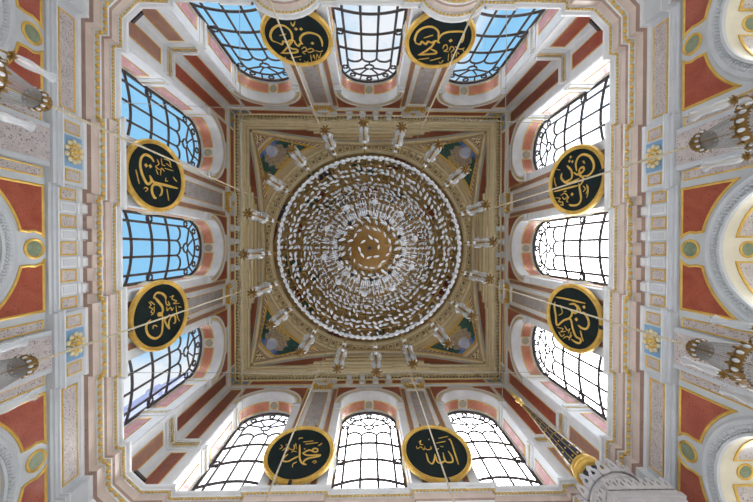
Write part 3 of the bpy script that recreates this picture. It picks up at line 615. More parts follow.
# ================================================================== windows
def window_meshes():
    H = lambda z: z-BU
    fr = MB(); I = M['iron']; path = [(-RU+.03, 0, H(BU+.03))]+[(x, 0, H(z)) for x, z in arc(0, SU, RU-.03, 180, 0, 30)]+[(RU-.03, 0, H(BU+.03))]
    fr.tube(path, .05, I, 6); fr.tube([(-RU, 0, .03), (RU, 0, .03)], .04, I, 6)
    br = MB(); R = .04
    for x in (-.79, -.265, .265, .79): br.tube([(x, 0, 0), (x, 0, H(12.02 if abs(x) < .5 else 12.5))], R, I, 6)
    for z in (8.62, 9.52, 10.45, 11.35):                    # arched cross bars
        br.tube([(-1.06+2.12*i/14, 0, H(z)+.27*(1-(-1+2*i/14)**2)) for i in range(15)], R, I, 6)
    for c in (-.5275, 0, .5275):                            # round heads of the three lights
        br.tube([(x, 0, H(z)) for x, z in arc(c, 12.02, .2625, 180, 0, 12)], R*.9, I, 6)
    def hoop(x, z, rx, rz): br.tube([(x+rx*math.cos(q), 0, H(z)+rz*math.sin(q)) for q in [2*PI*i/14 for i in range(14)]], R*.85, I, 6, closed=True)
    hoop(0, 12.64, .17, .15); br.tube([(0, 0, H(12.28)), (0, 0, H(12.49))], R*.8, I, 6)
    br.tube([(x, 0, H(z)) for x, z in arc(0, 12.5, .79, 0, 180, 24)], R*.9, I, 6)
    for a in (28, 152, 62, 118):
        t = math.radians(a); br.tube([(.16*math.cos(t), 0, H(12.64+.15*math.sin(t))), (.79*math.cos(t), 0, H(12.5+.79*math.sin(t)))], R*.8, I, 6)
    for a in (90, 45, 135, 8, 172):
        t = math.radians(a); hoop(.905*math.cos(t), 12.5+.1*math.sin(t)+.905*math.sin(t), .10, .10)
    for a in (26, 68, 112, 154):
        t = math.radians(a); br.tube([(.79*math.cos(t), 0, H(12.5+.79*math.sin(t))), (1.05*math.cos(t), 0, H(12.66+1.07*math.sin(t)))], R*.8, I, 6)
    for sx in (-1, 1): hoop(sx*.92, 10.58, .10, .13)
    pn = MB(); pts = [(-RU, 0), (RU, 0)]+[(x, H(z)) for x, z in arc(0, SU, RU, 0, 180, 30)]
    pn.poly(pts, lambda a, b, d: (a, .0, b), 0, M['pane'])
    return fr.mesh('window_frame'), br.mesh('glazing_bars'), pn.mesh('pane')
wf, wb, wp = window_meshes()
wtext = {('left', -3.9): 'blue arched window above the upper disc on the blue window side', ('left', 0.): 'blue arched window between the two discs, facing the pulpit wall',
         ('left', 3.9): 'blue arched window with pale cloud and outside turret at its corner',
         ('right', 3.9): 'dazzling arched window with blown out white jamb, diagonal from the cloudiest blue one', ('right', 0.): 'dazzling white arched window between the three dot disc and the long bar disc',
         ('right', -3.9): 'white arched window with pink jamb panel next to the pulpit spire',
         ('front', -3.9): 'white arched window whose sunlit jamb has pale pink panels', ('front', 0.): 'white arched window between the discs with crossed and upright letters',
         ('front', 3.9): 'white arched window behind the tip of the pulpit spire',
         ('back', 3.9): 'arched window showing pale blue sky beside the disc with two dots', ('back', 0.): 'cloudy arched window between the two rounded corbels',
         ('back', -3.9): 'arched window showing bright cyan sky beside the greener disc'}
n = 0
for s, a in SIDES.items():
    for c in BAYS:
        n += 1; o = link('window_%d' % n, wf, None, turn(a)((c, WIN, BU)), a)
        tag(o, wtext[(s, c)], 'window', None, 'structure'); link('glazing_bars', wb, o); link('pane', wp, o)

# ================================================================== calligraphy roundels
def ribbon(mb, pts, w, y, mat, dot=False):
    mp = lambda a, b, d: (a, y-d, b)
    if dot:
        a, b = pts[0]; k = w*.62; q = [(a-k, b), (a, b-k), (a+k, b), (a, b+k)]
        mb.ring(q, q, mp, 0, .012, mat); mb.poly(q, mp, .012, mat); return
    P = [Vector(p) for p in pts]
    if len(P) > 2:                                        # Catmull-Rom
        E = [P[0]*2-P[1]]+P+[P[-1]*2-P[-2]]; S = []
        for i in range(1, len(E)-2):
            a, b, c, d = E[i-1:i+3]
            for j in range(5):
                t = j/5; S.append(.5*((2*b)+(c-a)*t+(2*a-5*b+4*c-d)*t*t+(3*b-a-3*c+d)*t**3))
        P = S+[P[-1]]
    else: P = [P[0].lerp(P[1], i/6) for i in range(7)]
    n = len(P); L, R_ = [], []
    for i in range(n):
        d = (P[min(i+1, n-1)]-P[max(i-1, 0)]).normalized(); q = Vector((-d.y, d.x)); t = i/(n-1)
        pen = .72+.28*abs(d.x*.7+d.y*.7); h = w*.5*pen*min(1, .45+4*min(t, 1-t)); L.append(P[i]+q*h); R_.append(P[i]-q*h)
    v = [mp(p.x, p.y, e) for e in (0, .012) for p in L+R_]; m = 2*n; f = []
    for i in range(n-1):
        f += [(m+i, m+i+1, m+n+i+1, m+n+i), (i, i+1, m+i+1, m+i), (n+i, m+n+i, m+n+i+1, n+i+1)]
    f += [(0, m, m+n, n), (n-1, 2*n-1, m+2*n-1, m+n-1)]
    mb.add(v, f, mat)
def roundel_meshes():
    k = 72; C = lambda r: [(r*math.cos(2*PI*i/k), r*math.sin(2*PI*i/k)) for i in range(k)]; mp = lambda a, b, d: (a, -d, b)
    bd = MB(); bd.poly(C(.87), mp, .02, M['board']); bd.poly(C(.93), mp, -.03, M['wood']); bd.ring(C(.93), C(.93), mp, -.03, .0, M['wood'])
    fr = MB(); pr = [(.835, .015), (.84, .045), (.86, .055), (.875, .04), (.895, .065), (.92, .07), (.945, .05), (.958, .0), (.955, -.03), (.89, -.03)]
    for (r0, d0), (r1, d1) in zip(pr, pr[1:]): fr.ring(C(r0), C(r1), mp, d0, d1, M['gold'])
    for i in range(110): 
        t = 2*PI*i/110; fr.ball((.925*math.cos(t), -.068, .925*math.sin(t)), .022, M['gold'], 5, 4)
    hk = MB(); hk.box((-.02, -.02, -.045), (.02, .0, .045), M['oldgold'])
    return bd.mesh('board'), fr.mesh('gilt_frame'), hk.mesh('hook')
bdm, frm, hkm = roundel_meshes()
RND = {'L1': ('left', -1.94, -.038, 'round black green calligraphy disc hung between the upper and middle blue windows'),
       'L2': ('left', 1.829, .069, 'round calligraphy disc below the middle blue window, crossed by a pale cord'),
       'T1': ('back', 1.948, -.021, 'calligraphy disc partly hidden by the rounded corbel, beside the window with pale blue sky'),
       'T2': ('back', -1.911, -.012, 'greener calligraphy disc partly hidden by the rounded corbel, beside the cyan window'),
       'R1': ('right', 1.90, -.024, 'calligraphy disc between dazzling windows with a great looped letter and three dots'),
       'R2': ('right', -1.945, .031, 'calligraphy disc with a sharp sloping letter under one long bar, on the dazzling window side'),
       'B1': ('front', -1.922, .058, 'calligraphy disc with compact crossed gold letters, beside the white window opposite the corbels'),
       'B2': ('front', 1.859, .036, 'calligraphy disc with tall gold upright strokes beside the pulpit spire')}
TILT = math.radians(13)
for k, (s, u, b, lab) in RND.items():
    a = SIDES[s]; e = Vector((u, 5.70-b*math.sin(TILT), 9.15+b*math.cos(TILT)))
    t = thing('calligraphy_roundel', lab, 'wall disc', turn(a)(e), 0, 'calligraphy discs below the dome'); t.rotation_euler = (TILT, 0, a)
    link('board', bdm, t); link('gilt_frame', frm, t); 
    for x, z in ((-.3, -1.0), (.3, -1.0), (-.3, .985), (.3, .985)): link('hook', hkm, t, (x, 0, z))
    mb = MB()
    for i, st in enumerate(CALLI[k].split('|')):
        w, pts = st.split(':'); dot = w[0] == 'd'
        ribbon(mb, [tuple(map(float, q.split(','))) for q in pts.split()], float(w.lstrip('d'))*1.22, -.02-.0006*i, M['gold'], dot)
    mb.build('calligraphy', t)

# ================================================================== the great chandelier
def hurricane(sc_):
    g = MB(); g.lathe([(.035, 0), (.06, .03), (.085, .12), (.1, .24), (.092, .38), (.07, .5), (.06, .6), (.075, .68), (.098, .76), (.11, .80)], M['shade'], (0, 0, 0), 16, True)
    for i in range(8):
        t = 2*PI*i/8; g.ball((.108*math.cos(t), .108*math.sin(t), .80), .022, M['shade'], 5, 4)
    for v in range(len(g.v)): g.v[v] = tuple(x*sc_ for x in g.v[v])
    c = MB(); c.lathe([(0, -.13), (.02, -.12), (.03, -.08), (.015, -.05), (.05, -.02), (.055, .02), (.03, .03), (.0, .03)], M['oldgold'], (0, 0, 0), 12)
    for i in range(8):
        t = 2*PI*i/8; c.tube([(.02*math.cos(t), .02*math.sin(t), -.04), (.07*math.cos(t), .07*math.sin(t), -.03), (.105*math.cos(t), .105*math.sin(t), .0)], [.014, .02, .006], M['oldgold'], 5)
    c.tube([(0, 0, .02), (0, 0, .36)], .016, M['ivory'], 6)
    for v in range(len(c.v)): c.v[v] = tuple(x*sc_ for x in c.v[v])
    return g.mesh('glass_shade'), c.mesh('candle_cup')
CH = thing('crystal_chandelier', 'huge round crystal chandelier with twenty glass lamps filling the dome centre', 'chandelier', (-.012, -.02, 3.86))
Z0 = 3.86; F = 335.
def at(px, H, a): r_ = px*.965*H/F; return (r_*math.cos(a), r_*math.sin(a), H-Z0)
mb = MB(); mb.lathe([(0, 0.03), (.10, .05), (.2, .10), (.262, .2), (.27, .24), (.2, .3), (0, .3)], M['dish'], (0, 0, 0), 40)
mb.build('bottom_dish', CH); mb = MB(); mb.ball((0, 0, 0.02), .025, M['black'], 8, 5); mb.build('finial', CH)
rows = [(93, 5.02), (84.5, 5.06), (77, 5.12), (70, 5.2), (63, 5.25), (56.5, 5.1), (50, 4.85), (30, 4.3)]
for px, H in rows:
    mb = MB(); mb.tube([at(px, H, 2*PI*i/96) for i in range(96)], .016 if px < 90 else .026, M['oldgold'], 6, closed=True); mb.build('ring', CH)
mb = MB()
for i in range(60):
    a = math.radians(-92.5+6*i)
    mb.tube([at(20, 4.12, a), at(30, 4.3, a), at(50, 4.86, a), at(63, 5.25, a), at(77, 5.13, a), at(93, 5.03, a)], .011 if i % 2 else .016, M['oldgold'], 5)
mb.build('rod_frame', CH)
gsm, ccm = hurricane(.80)
for i in range(20):
    a = math.radians(-92.5+18*i+random.uniform(-1, 1)); mb = MB()
    q = lambda r_, H: (r_*math.cos(a), r_*math.sin(a), H-Z0)
    mb.tube([q(1.34, 5.03), q(1.45, 5.06), q(1.57, 5.0), q(1.69, 4.82), q(1.735, 4.66), q(1.745, 4.58)], .017, M['oldgold'], 6)
    arm = mb.build('arm', CH)
    mb = MB(); mb.ball(q(1.50, 5.05), .035, M['crystal'], 6, 4); mb.ball(q(1.57, 4.98), .03, M['crystal'], 6, 4); mb.build('crystal_sleeve', arm)
    for me, nm in ((ccm, 'candle_cup'), (gsm, 'glass_shade')): link(nm, me, arm, q(1.745, 4.70), a)
# candle tubes in fan shaped groups, white glass dishes between
tb = MB(); dm = MB(); dm.lathe([(0, 0), (.045, .01), (.052, .03), (.0, .04)], M['crystal'], (0, 0, 0), 14); dm = dm.mesh('glass_dish')
kn = MB(); kn.ball((0, 0, 0), .03, M['black'], 6, 4); kn = kn.mesh('socket')
for i in range(20):
    a0 = math.radians(-92.5+18*i+9)
    for j in range(5):
        o = math.radians(-6.4+3.2*j); s0 = random.uniform(-1., 1.)
        for p0, h0, p1, h1, k in ((33.5, 4.35, 41, 4.6, .96), (43.5, 4.67, 50, 4.88, .92), (52.5, 4.96, 58, 5.16, .9)):
            tb.tube([at(p0+s0, h0, a0+o), at(p1+s0, h1, a0+o*k)], .0115, M['crystal'], 6)
    if i % 2 == 0: link('glass_dish', dm, CH, at(47.5, 4.70, a0))
    else: link('socket', kn, CH, at(33, 4.3, a0+.15))
tag(tb.build('glass_tubes', CH), None, None, None, 'stuff')
# crystal drops: the hundred of the outer rim are parts, the rest one mass
gm_ = MB(); gm_.gem((0, 0, 0), (1, 0, 0), .115, .034, M['crystal'], 6); gmesh = gm_.mesh('crystal_drop')
for i in range(100):
    a = 2*PI*i/100; o = link('crystal_drop', gmesh, CH, at(93.3, 4.97, a)); o.rotation_euler = (random.uniform(-.4, .4), .25, a+PI/2+random.uniform(-.45, .45))
mb = MB()
spec = [(90, 5.0, 60, .07, .02), (86.5, 5.03, 48, .06, .016), (82, 5.05, 84, .10, .028), (77.5, 5.07, 84, .10, .028), (72, 5.12, 40, .085, .024), (67, 5.2, 80, .095, .026), (63, 5.2, 70, .09, .025), (59.5, 5.12, 84, .085, .023), (55.5, 5.04, 76, .08, .021), (51, 4.87, 70, .075, .02), (46.5, 4.72, 64, .075, .018), (37.5, 4.46, 50, .07, .017),
        (42.5, 4.62, 60, .07, .016), (31.5, 4.28, 26, .09, .024), (28, 4.2, 24, .09, .024), (20.5, 3.99, 18, .08, .019), (10, 3.86, 8, .08, .018)]
for px, H, k, l, r_ in spec:
    for i in range(k):
        a = 2*PI*(i+random.uniform(-.2, .2))/k; tw = a+PI/2+random.uniform(-.3, 1.2)
        if px < 22: tw = a+PI/2+random.uniform(-.5, 1.)
        mb.gem(at(px+random.uniform(-1.2, 1.2), H+random.uniform(-.03, .03), a), (math.cos(tw), math.sin(tw), random.uniform(-.7, .2)), l*.98, r_*.85, M['crystal'], 5)
tag(mb.build('inner_crystal_drops', CH), None, None, None, 'stuff')
mb = MB(); mb.tube([(0, 0, .3), (0, 0, 23.3-Z0)], .03, M['oldgold'], 8); mb.lathe([(.0, 1.6), (.3, 1.62), (.34, 1.7), (.1, 1.8), (0, 1.8)], M['oldgold'], (0, 0, 0), 24); mb.build('stem', CH)
for k in range(10):
    a = math.radians(-92.5+36*k); mb = MB(); mb.tube([at(92, 5.04, a), (.3*math.cos(a), .3*math.sin(a), 1.68)], .008, M['oldgold'], 5); mb.build('stay', CH)

# ================================================================== eight hanging basket chandeliers
def basket_meshes():
    cw = MB(); cw.lathe([(.02, .62), (.03, .58), (.09, .56), (.115, .50), (.12, .46)], M['oldgold'], (0, 0, 0), 20)
    for i in range(12):
        t = 2*PI*i/12; cw.ball((.128*math.cos(t), .128*math.sin(t), .52), .026, M['oldgold'], 6, 4, (1, 1, 2.2)); cw.ball((.09*math.cos(t+.26), .09*math.sin(t+.26), .60), .02, M['oldgold'], 6, 4, (1, 1, 2.4)); cw.ball((.13*math.cos(t+.26), .13*math.sin(t+.26), .50), .02, M['crystal'], 6, 4, (1, 1, 1.5))
        cw.ball((.1*math.cos(t), .1*math.sin(t), .60), .018, M['oldgold'], 5, 4, (1, 1, 2))
    bs = MB(); n = 56; m = 34
    for i in range(n):
        t = 2*PI*i/n
        for j in range(m):
            k = j/(m-1); r_ = .125+.115*k**1.1; bs.ball((r_*math.cos(t), r_*math.sin(t), .46-.56*k), .0105*(.7+.6*k), M['bead'], 4, 2, (.75, .75, .9))
    bs2 = MB()
    for i in range(6):
        t = 2*PI*i/6; bs2.tube([((.123+.115*(j/8)**1.1)*math.cos(t), (.123+.115*(j/8)**1.1)*math.sin(t), .46-.56*j/8) for j in range(9)], .007, M['oldgold'], 5)
    rg = MB(); rg.lathe([(.22, -.04), (.25, -.05), (.262, -.1), (.262, -.18), (.24, -.2), (.22, -.18)], M['oldgold'], (0, 0, 0), 32)
    for i in range(16):
        t = 2*PI*i/16; rg.ball((.265*math.cos(t), .265*math.sin(t), -.13), .026, M['crystal'], 6, 4, (1, 1, 1.6)); rg.ball((.262*math.cos(t+.2), .262*math.sin(t+.2), -.05), .022, M['oldgold'], 5, 4, (1, 1, 1.8))
    bw = MB()
    for j in range(9):
        k = j/8; r_ = .23*math.cos(k*PI/2)+.02
        for i in range(max(6, int(40*r_/.25))):
            t = 2*PI*i/max(6, int(40*r_/.25)); bw.ball((r_*math.cos(t), r_*math.sin(t), -.2-.26*math.sin(k*PI/2)), .014, M['bead'], 4, 2, (1, 1, 1.4))
    return [('crown', cw.mesh('crown')), ('crystal_basket', bs.mesh('crystal_basket')), ('basket_rib', bs2.mesh('basket_rib')), ('ring', rg.mesh('ring')), ('crystal_bowl', bw.mesh('crystal_bowl'))]
bparts = basket_meshes(); gs2, cc2 = hurricane(.56)
am_ = MB(); am_.tube([(.25, 0, -.14), (.31, 0, -.27), (.39, 0, -.31), (.445, 0, -.29), (.45, 0, -.23)], .011, M['oldgold'], 6)
am_.tube([(.26, 0, -.10), (.32, 0, -.09), (.36, 0, -.14), (.34, 0, -.19), (.31, 0, -.17)], .008, M['oldgold'], 5); am_ = am_.mesh('arm')
hang = [('L1', 204.1, 4.58, 'crystal basket chandelier hanging before the blue window wall, towards the rounded corbels', 0),
        ('L2', 161.4, 4.53, 'crystal basket chandelier hanging before the blue window wall, away from the rounded corbels', 9),
        ('R1', -18.0, 4.55, 'crystal basket chandelier hanging before the dazzling window wall, far from the pulpit', 4),
        ('R2', 16.8, 4.60, 'crystal basket chandelier hanging before the dazzling window wall, close to the pulpit', 20),
        ('T1', -112.0, 4.5, 'hanging chandelier whose cord runs past the disc by the pale blue window', 0), ('T2', -66.5, 4.5, 'hanging chandelier whose cord runs past the greener calligraphy disc', 0),
        ('B1', 112.5, 4.5, 'hanging chandelier whose cord crosses the disc with compact crossed letters', 0), ('B2', 71.6, 4.5, 'hanging chandelier whose cord crosses the disc with tall upright strokes', 0)]
for k, deg, hc, lab, ph in hang:
    a = math.radians(deg); R_ = 4.6; z = hc*.962-.60
    t = thing('basket_chandelier', lab, 'chandelier', (R_*math.cos(a), R_*math.sin(a), z), a, 'crystal basket chandeliers on long cords')
    for nm, me in bparts: link(nm, me, t)
    top = 18.2+math.sqrt(5.18**2-R_**2)-z
    mb = MB(); mb.tube([(0, 0, .6), (0, 0, 6), (0, 0, top)], .019, M['cable'], 6)
    for i in range(40): mb.ball((0, 0, .62+.05*i), .024, M['cable'], 5, 4, (1, 1, 1.2))
    mb.build('cord', t)
    for i in range(4):
        b = math.radians(45+90*i+ph); ar = link('arm', am_, t, None, b)
        for me, nm in ((cc2, 'candle_cup'), (gs2, 'glass_shade')): link(nm, me, ar, (.45, 0, -.16))

# ================================================================== thin stay wires across the hall
zw = 8.3
for nm, p, q, lab in (('a', (-3.17, -WU, zw), (-3.13, WU, zw), 'thin wire spanning the hall just inside the blue window wall'), ('b', (3.40, -WU, zw), (3.32, WU, zw), 'thin wire spanning the hall just inside the dazzling window wall'),
                      ('c', (-WU, -3.54, zw+.03), (WU, -3.08, zw+.03), 'thin wire spanning the hall on the side of the rounded corbels'), ('d', (-WU, 3.05, zw+.03), (WU, 3.14, zw+.03), 'thin wire spanning the hall on the side of the pulpit spire')):
    mb = MB(); mb.tube([p, q], .0075, M['wire'], 5); tag(mb.build('stay_wire'), lab, 'wire', 'thin wires stretched across the hall')

# ================================================================== lamps on the cornice
def flood(loc, rz, lab):
    t = thing('floodlight', lab, 'floodlight', loc, rz, 'black floodlights on the cornice corners')
    mb = MB(); mb.box((-.16, -.03, .04), (.16, .03, .12), M['black']); mb.box((-.15, -.036, .05), (.15, -.03, .11), M['iron'])
    for i in range(9): mb.box((-.15+.035*i, .03, .045), (-.135+.035*i, .045, .115), M['black'])
    mb.build('housing', t); mb = MB(); mb.box((-.18, -.01, 0), (-.16, .02, .1), M['black']); mb.box((.16, -.01, 0), (.18, .02, .1), M['black']); mb.box((-.18, -.01, 0), (.18, .02, .012), M['black']); mb.build('bracket', t)
q = 5.40
flood((-q, -q, 7.865), math.radians(135), 'black floodlight on the cornice corner between blue windows and rounded corbels')
flood((-q, q, 7.865), math.radians(45), 'black floodlight on the cornice corner below the turret window')
flood((q, -q, 7.865), math.radians(-135), 'black floodlight on the cornice corner by the blown out jamb')
def spot(s, u, lab):
    p = turn(SIDES[s])((u, 5.66, 7.865)); t = thing('spotlight', lab, 'spotlight', p, SIDES[s], 'small black spotlights under the discs')
    mb = MB(); mb.box((-.03, -.03, 0), (.03, .03, .05), M['black']); mb.build('bracket', t)
    mb = MB(); mb.lathe([(0, 0), (.045, 0), (.05, .03), (.05, .12), (.03, .15), (0, .15)], M['black'], (0, -.02, .05), 14); mb.build('housing', t)
spot('left', 1.93, 'small black spotlight under the disc below the middle blue window'); spot('right', 1.9, 'small black spotlight under the disc with three dots')
spot('right', -1.93, 'small black spotlight under the disc with one long bar'); spot('front', -1.9, 'small black spotlight under the disc with compact crossed letters'); spot('front', 1.9, 'small black spotlight under the disc with tall upright strokes')

# ================================================================== pulpit with its spire
PX, PY = 4.78, 4.86
PU = thing('pulpit', 'carved white marble pulpit canopy topped by a dark blue and gold spire', 'pulpit', (PX, PY, FLOOR))
K = lambda h: h-FLOOR
n = 12; RB, HB, HT = .255, 7.28, 10.25
sp = MB(); rb = MB(); studs = []
def cone(t): return RB*(1-t)**1.0*.93+.028
V = [(cone(j/12)*math.cos(2*PI*i/n), cone(j/12)*math.sin(2*PI*i/n), K(HB+(HT-HB)*j/12)) for j in range(13) for i in range(n)]
sp.add(V, [(j*n+i, j*n+(i+1) % n, (j+1)*n+(i+1) % n, (j+1)*n+i) for j in range(12) for i in range(n)], M['navy'])
for i in range(n):
    a = 2*PI*i/n; rb.tube([((cone(j/12)+.004)*math.cos(a), (cone(j/12)+.004)*math.sin(a), K(HB+(HT-HB)*j/12)) for j in range(13)], [.009-.005*j/12 for j in range(13)], M['gold'], 5)
    b = a+PI/n
    for j in range(8):
        t = (j+.5)/9.5; r_ = cone(t)*math.cos(PI/n)+.004; studs.append((r_*math.cos(b), r_*math.sin(b), K(HB+(HT-HB)*t), 1-t*.7))
o = sp.build('spire', PU); rb.build('gold_ribs', o); 
sm_ = MB(); sm_.ball((0, 0, 0), .022, M['gold'], 6, 4, (1, 1, 1.4)); sm_ = sm_.mesh('gold_stud')
for x, y, z, k in studs: link('gold_stud', sm_, o, (x, y, z)).scale = (k, k, k)
mb = MB(); mb.lathe([(.03, 0), (.07, .05), (.035, .1), (.03, .16), (.085, .26), (.095, .34), (.04, .44), (.025, .55), (.055, .63), (.055, .68), (.02, .78), (.014, .98), (0, 1.22)], M['gold'], (0, 0, K(HT)), 16); mb.build('finial', PU)
mb = MB(); mb.lathe([(.23, -.06), (.29, -.03), (.33, .0), (.335, .04), (.31, .07), (.29, .085), (.32, .11), (.32, .15), (.29, .17), (.275, .19), (.295, .22), (.285, .26), (.25, .28)], M['gold'], (0, 0, K(7.06)), 36); mb.build('gold_collar', PU)
mb = MB(); mb.lathe([(.235, 6.3), (.235, 7.06)], M['navy'], (0, 0, -FLOOR), 24); mb.build('drum', PU)
def lace(mb, pos, n, h, mat):
    """a run of pointed, pierced leaves; pos(t) gives base point, up and outward directions"""
    for i in range(n):
        p0, tx, out = pos((i+.5)/n); w = tx.length/n*.5; x = tx.normalized(); up = Vector((0, 0, 1)); th = out*.035
        def leaf(sc_): return [(-1*sc_, 0+.08*(1-sc_)), (-1.*sc_, .38*sc_+.1), (-.55*sc_, .62*sc_+.06), (-.62*sc_, .78*sc_+.03), (0, 1.*sc_), (.62*sc_, .78*sc_+.03), (.55*sc_, .62*sc_+.06), (1.*sc_, .38*sc_+.1), (1*sc_, .08*(1-sc_))]
        O, I = leaf(1.), [(a*.0+.34*math.cos(t), .42+.2*math.sin(t)) for a, t in [(0, math.radians(d)) for d in (215, 180, 145, 110, 90, 70, 35, 0, -35)]]
        m = len(O); v = []
        for d in (0, 1):
            for q in (O, I): v += [p0+x*(a*w)+up*(b*h)+th*d+out*(b*h*.22) for a, b in q]
        f = []
        for j in range(m-1):
            f += [(j, j+1, m+j+1, m+j), (2*m+j, 3*m+j, 3*m+j+1, 2*m+j+1), (j, 2*m+j, 2*m+j+1, j+1), (m+j, m+j+1, 3*m+j+1, 3*m+j)]
        f += [(m-1, 0, m, 2*m-1), (3*m-1, 4*m-1, 3*m, 2*m)]
        mb.add(v, f, mat)
def circ(r_, z): return lambda t: (Vector((r_*math.cos(2*PI*t), r_*math.sin(2*PI*t), z)), Vector((-math.sin(2*PI*t), math.cos(2*PI*t), 0))*2*PI*r_, Vector((math.cos(2*PI*t), math.sin(2*PI*t), 0)))
CV = M['carved']
mb = MB(); mb.lathe([(.23, 6.34), (.50, 6.34), (.54, 6.31), (.55, 6.26), (.53, 6.21), (.48, 6.19), (.46, 6.16), (.47, 6.12), (.44, 6.08), (.40, 6.06), (.38, 6.02), (.38, 5.72)], CV, (0, 0, -FLOOR), 36); mb.build('round_tier', PU)
mb = MB(); lace(mb, circ(.53, K(6.32)), 18, .30, CV); mb.build('pierced_cresting', PU)
mb = MB(); lace(mb, circ(.36, K(6.4)), 14, .22, CV); mb.build('pierced_cresting', PU)
S = .60
mb = MB()
for lo, hi, e in ((5.46, 5.56, .0), (5.56, 5.66, .04), (5.66, 5.74, .02), (5.34, 5.46, -.04)): mb.box((-S-e, -S-e, K(lo)), (S+e, S+e, K(hi)), CV)
mb.build('square_canopy', PU)
mb = MB()
for k in range(4):
    a = k*PI/2; c_, s_ = math.cos(a), math.sin(a)
    def side(t, c_=c_, s_=s_): 
        q = (-S+2*S*t, -S); return (Vector((q[0]*c_-q[1]*s_, q[0]*s_+q[1]*c_, K(5.74))), Vector((c_, s_, 0))*2*S, Vector((s_, -c_, 0)))
    lace(mb, side, 9, .24, CV); lace(mb, lambda t, f=side: (lambda r: (r[0]-r[2]*.10+Vector((0, 0, .12)), r[1]*.9, r[2]))(f(.05+.9*t)), 9, .24, CV)
mb.build('pierced_parapet', PU)
for sx in (-1, 1):
    for sy in (-1, 1):
        mb = MB(); mb.lathe([(.11, 0), (.11, .1), (.075, .16), (.07, 6.4), (.10, 6.6), (.12, 6.85)], CV, (sx*(S-.12), sy*(S-.12), 0), 16); mb.build('column', PU)
mb = MB(); mb.box((-S+.02, -S+.02, 0), (S-.02, S-.02, 3.2), CV); mb.build('platform', PU)

# ================================================================== turrets seen through the panes
def turret(x, y, h, r_, lab):
    t = thing('turret', lab, 'turret', (x, y, FLOOR)); tag(t, kind='structure')
    stn = M['lilac']; mb = MB(); mb.lathe([(r_, 0), (r_, h*.86), (r_*1.2, h*.87), (r_*1.2, h*.89), (r_*.8, h*.9)], stn, (0, 0, 0), 8, False); mb.build('shaft', t)
    mb = MB(); mb.lathe([(r_*.8, h*.9), (r_*.75, h*.94), (r_*.5, h*.98), (.1, h*1.01), (.05, h*1.06), (0, h*1.07)], M['lilac'], (0, 0, 0), 16); mb.build('cap', t)

turret(-12, 8.4, 23.5, .5, 'pale turret outside the blue window with the whitest clouds')
# ================================================================== daylight
w = bpy.data.worlds.new('sky'); sc.world = w; w.use_nodes = True; nt = w.node_tree; bg = nt.nodes['Background']
tc = N(nt, 'ShaderNodeTexCoord')
SUN = Vector((.60, .62, .50)).normalized()
dot = N(nt, 'ShaderNodeVectorMath', operation='DOT_PRODUCT'); dot.inputs[1].default_value = SUN
nt.links.new(tc.outputs['Generated'], dot.inputs[0])
cl = N(nt, 'ShaderNodeTexNoise', Scale=3.2, Detail=6., Roughness=.6); nt.links.new(tc.outputs['Generated'], cl.inputs['Vector'])
def toward(d, lo, hi):
    q = N(nt, 'ShaderNodeVectorMath', operation='DOT_PRODUCT'); q.inputs[1].default_value = Vector(d).normalized()
    nt.links.new(tc.outputs['Generated'], q.inputs[0]); k = N(nt, 'ShaderNodeMapRange'); k.interpolation_type = 'SMOOTHSTEP'
    k.inputs['From Min'].default_value = lo; k.inputs['From Max'].default_value = hi; nt.links.new(q.outputs['Value'], k.inputs['Value']); return k.outputs['Result']
def math_(op, a, c):
    q = N(nt, 'ShaderNodeMath', operation=op)
    for i, x in enumerate((a, c)):
        if isinstance(x, (int, float)): q.inputs[i].default_value = x
        else: nt.links.new(x, q.inputs[i])
    return q.outputs[0]
bank = math_('SUBTRACT', math_('ADD', math_('MULTIPLY', toward((0, -.58, .81), .93, 1.), 1.6), math_('MULTIPLY', toward((-.52, .42, .8), .90, .99), 1.3)), math_('MULTIPLY', toward((-.55, -.26, .8), .84, .96), 2.2))   # the cloud banks
cf_ = math_('ADD', cl.outputs['Fac'], math_('MULTIPLY', bank, .17))
cr = ramp(nt, [(.55, (0, 0, 0)), (.70, (1, 1, 1))]); nt.links.new(cf_, cr.inputs['Fac'])
sky = N(nt, 'ShaderNodeMixRGB'); SK = 2**-EXPO; sky.inputs['Color1'].default_value = (.30*SK, .66*SK, .98*SK, 1); sky.inputs['Color2'].default_value = (.95*SK, .98*SK, 1.02*SK, 1)
nt.links.new(cr.outputs['Color'], sky.inputs['Fac'])
glare = math_('MULTIPLY', toward(SUN, .36, .90), toward((0, 0, 1), .36, .62))
GL = N(nt, 'ShaderNodeMixRGB'); GL.inputs['Color2'].default_value = (GLARE*.97, GLARE*.985, GLARE, 1)
nt.links.new(glare, GL.inputs['Fac']); nt.links.new(sky.outputs[0], GL.inputs['Color1'])
hz = math_('MULTIPLY', toward((0, 0, 1), .0, .04), math_('SUBTRACT', 1., toward((0, 0, 1), .22, .42)))   # added bright band low in the sky, fills the hall through the arches
HZ = N(nt, 'ShaderNodeMixRGB'); HZ.inputs['Color2'].default_value = (HAZE, HAZE*1.01, HAZE*1.03, 1)
nt.links.new(hz, HZ.inputs['Fac']); nt.links.new(GL.outputs[0], HZ.inputs['Color1'])
gr = N(nt, 'ShaderNodeMixRGB'); gr.inputs['Color1'].default_value = (.5, .5, .48, 1)
nt.links.new(toward((0, 0, 1), -.02, .0), gr.inputs['Fac']); nt.links.new(HZ.outputs[0], gr.inputs['Color2'])
nt.links.new(gr.outputs[0], bg.inputs['Color']); bg.inputs['Strength'].default_value = SKY
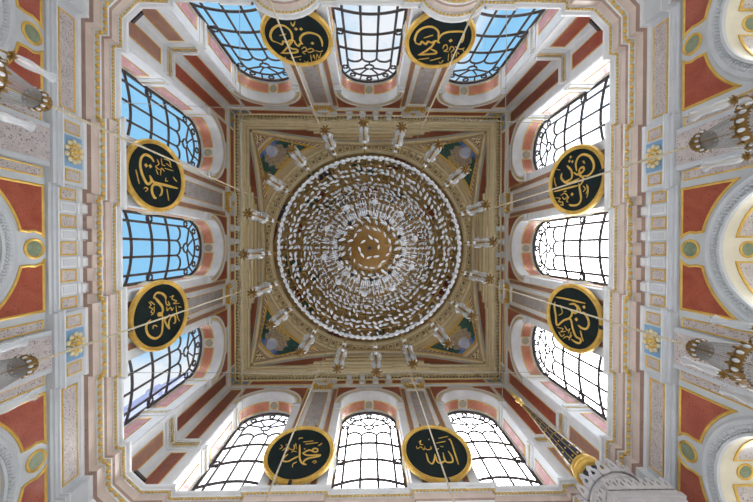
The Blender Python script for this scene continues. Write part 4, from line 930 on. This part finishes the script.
for s, a in SIDES.items():
    for c in BAYS:
        L = bpy.data.lights.new('window_daylight', 'AREA'); L.shape = 'RECTANGLE'; L.size = 2.16; L.size_y = 5.9; L.cycles.is_portal = True
        o = bpy.data.objects.new('window_daylight', L); COL.objects.link(o); p = turn(a)((c, WO+.02, 10.8)); o.location = p
        o.rotation_euler = (PI/2, 0, a+PI) if False else (-PI/2, 0, a)
        if s != 'left':
            L2 = bpy.data.lights.new('arch_daylight', 'AREA'); L2.shape = 'RECTANGLE'; L2.size = 2.34; L2.size_y = 7.2; L2.cycles.is_portal = True
            o = bpy.data.objects.new('arch_daylight', L2); COL.objects.link(o); o.location = turn(a)((c, WO+.02, 2.1)); o.rotation_euler = (-PI/2, 0, a)
S_ = bpy.data.lights.new('sun', 'SUN'); S_.energy = SUNE; S_.angle = math.radians(8); S_.color = (1, .98, .94)
o = bpy.data.objects.new('sun', S_); COL.objects.link(o); o.rotation_euler = (-SUN).to_track_quat('-Z', 'Y').to_euler(); o.location = SUN*40

# the hall is a touch wider (between the two side walls) than it is deep
KX, KY = .998, .992
for o in list(COL.objects):
    if o.parent or o.type == 'CAMERA': continue
    k = o.name.split('.')[0].split('_')[0]
    if k in ('wall', 'window', 'trim', 'ceiling', 'floor', 'lid', 'arch') and o.type == 'MESH':
        side = abs(math.sin(o.rotation_euler.z)) > .5
        o.scale = (KY, KX, 1) if side else (KX, KY, 1); o.location.x *= KX; o.location.y *= KY
    elif k in ('calligraphy', 'spotlight', 'floodlight'): o.location.x *= KX; o.location.y *= KY
# ================================================================== camera: on the floor's middle, looking straight up
cd = bpy.data.cameras.new('camera'); cam = bpy.data.objects.new('camera', cd); COL.objects.link(cam)
cd.sensor_fit = 'HORIZONTAL'; cd.sensor_width = 36.; cd.lens = 335./753.*36.; cd.clip_start = .02; cd.clip_end = 400
Rm = [[0.9997063, -0.0010422, -0.0242120], [0.0007852, 0.9999433, -0.0106220], [0.0242217, 0.0105998, 0.9996504]]
r_, u_, b_ = Vector(Rm[0]), -Vector(Rm[1]), -Vector(Rm[2])
mw = Matrix(((r_.x, u_.x, b_.x, -.029), (r_.y, u_.y, b_.y, -.027), (r_.z, u_.z, b_.z, 0), (0, 0, 0, 1))); cam.matrix_world = mw
sc.camera = cam
vs = sc.view_settings; vs.view_transform = 'Standard'; vs.look = 'None'; vs.exposure = EXPO; vs.gamma = 1.; vs.use_curve_mapping = False
sc.cycles.use_denoising = True; sc.cycles.max_bounces = 10; sc.cycles.diffuse_bounces = 6; sc.cycles.transparent_max_bounces = 24
sc.cycles.caustics_reflective = False; sc.cycles.caustics_refractive = False; sc.cycles.sample_clamp_indirect = 6.
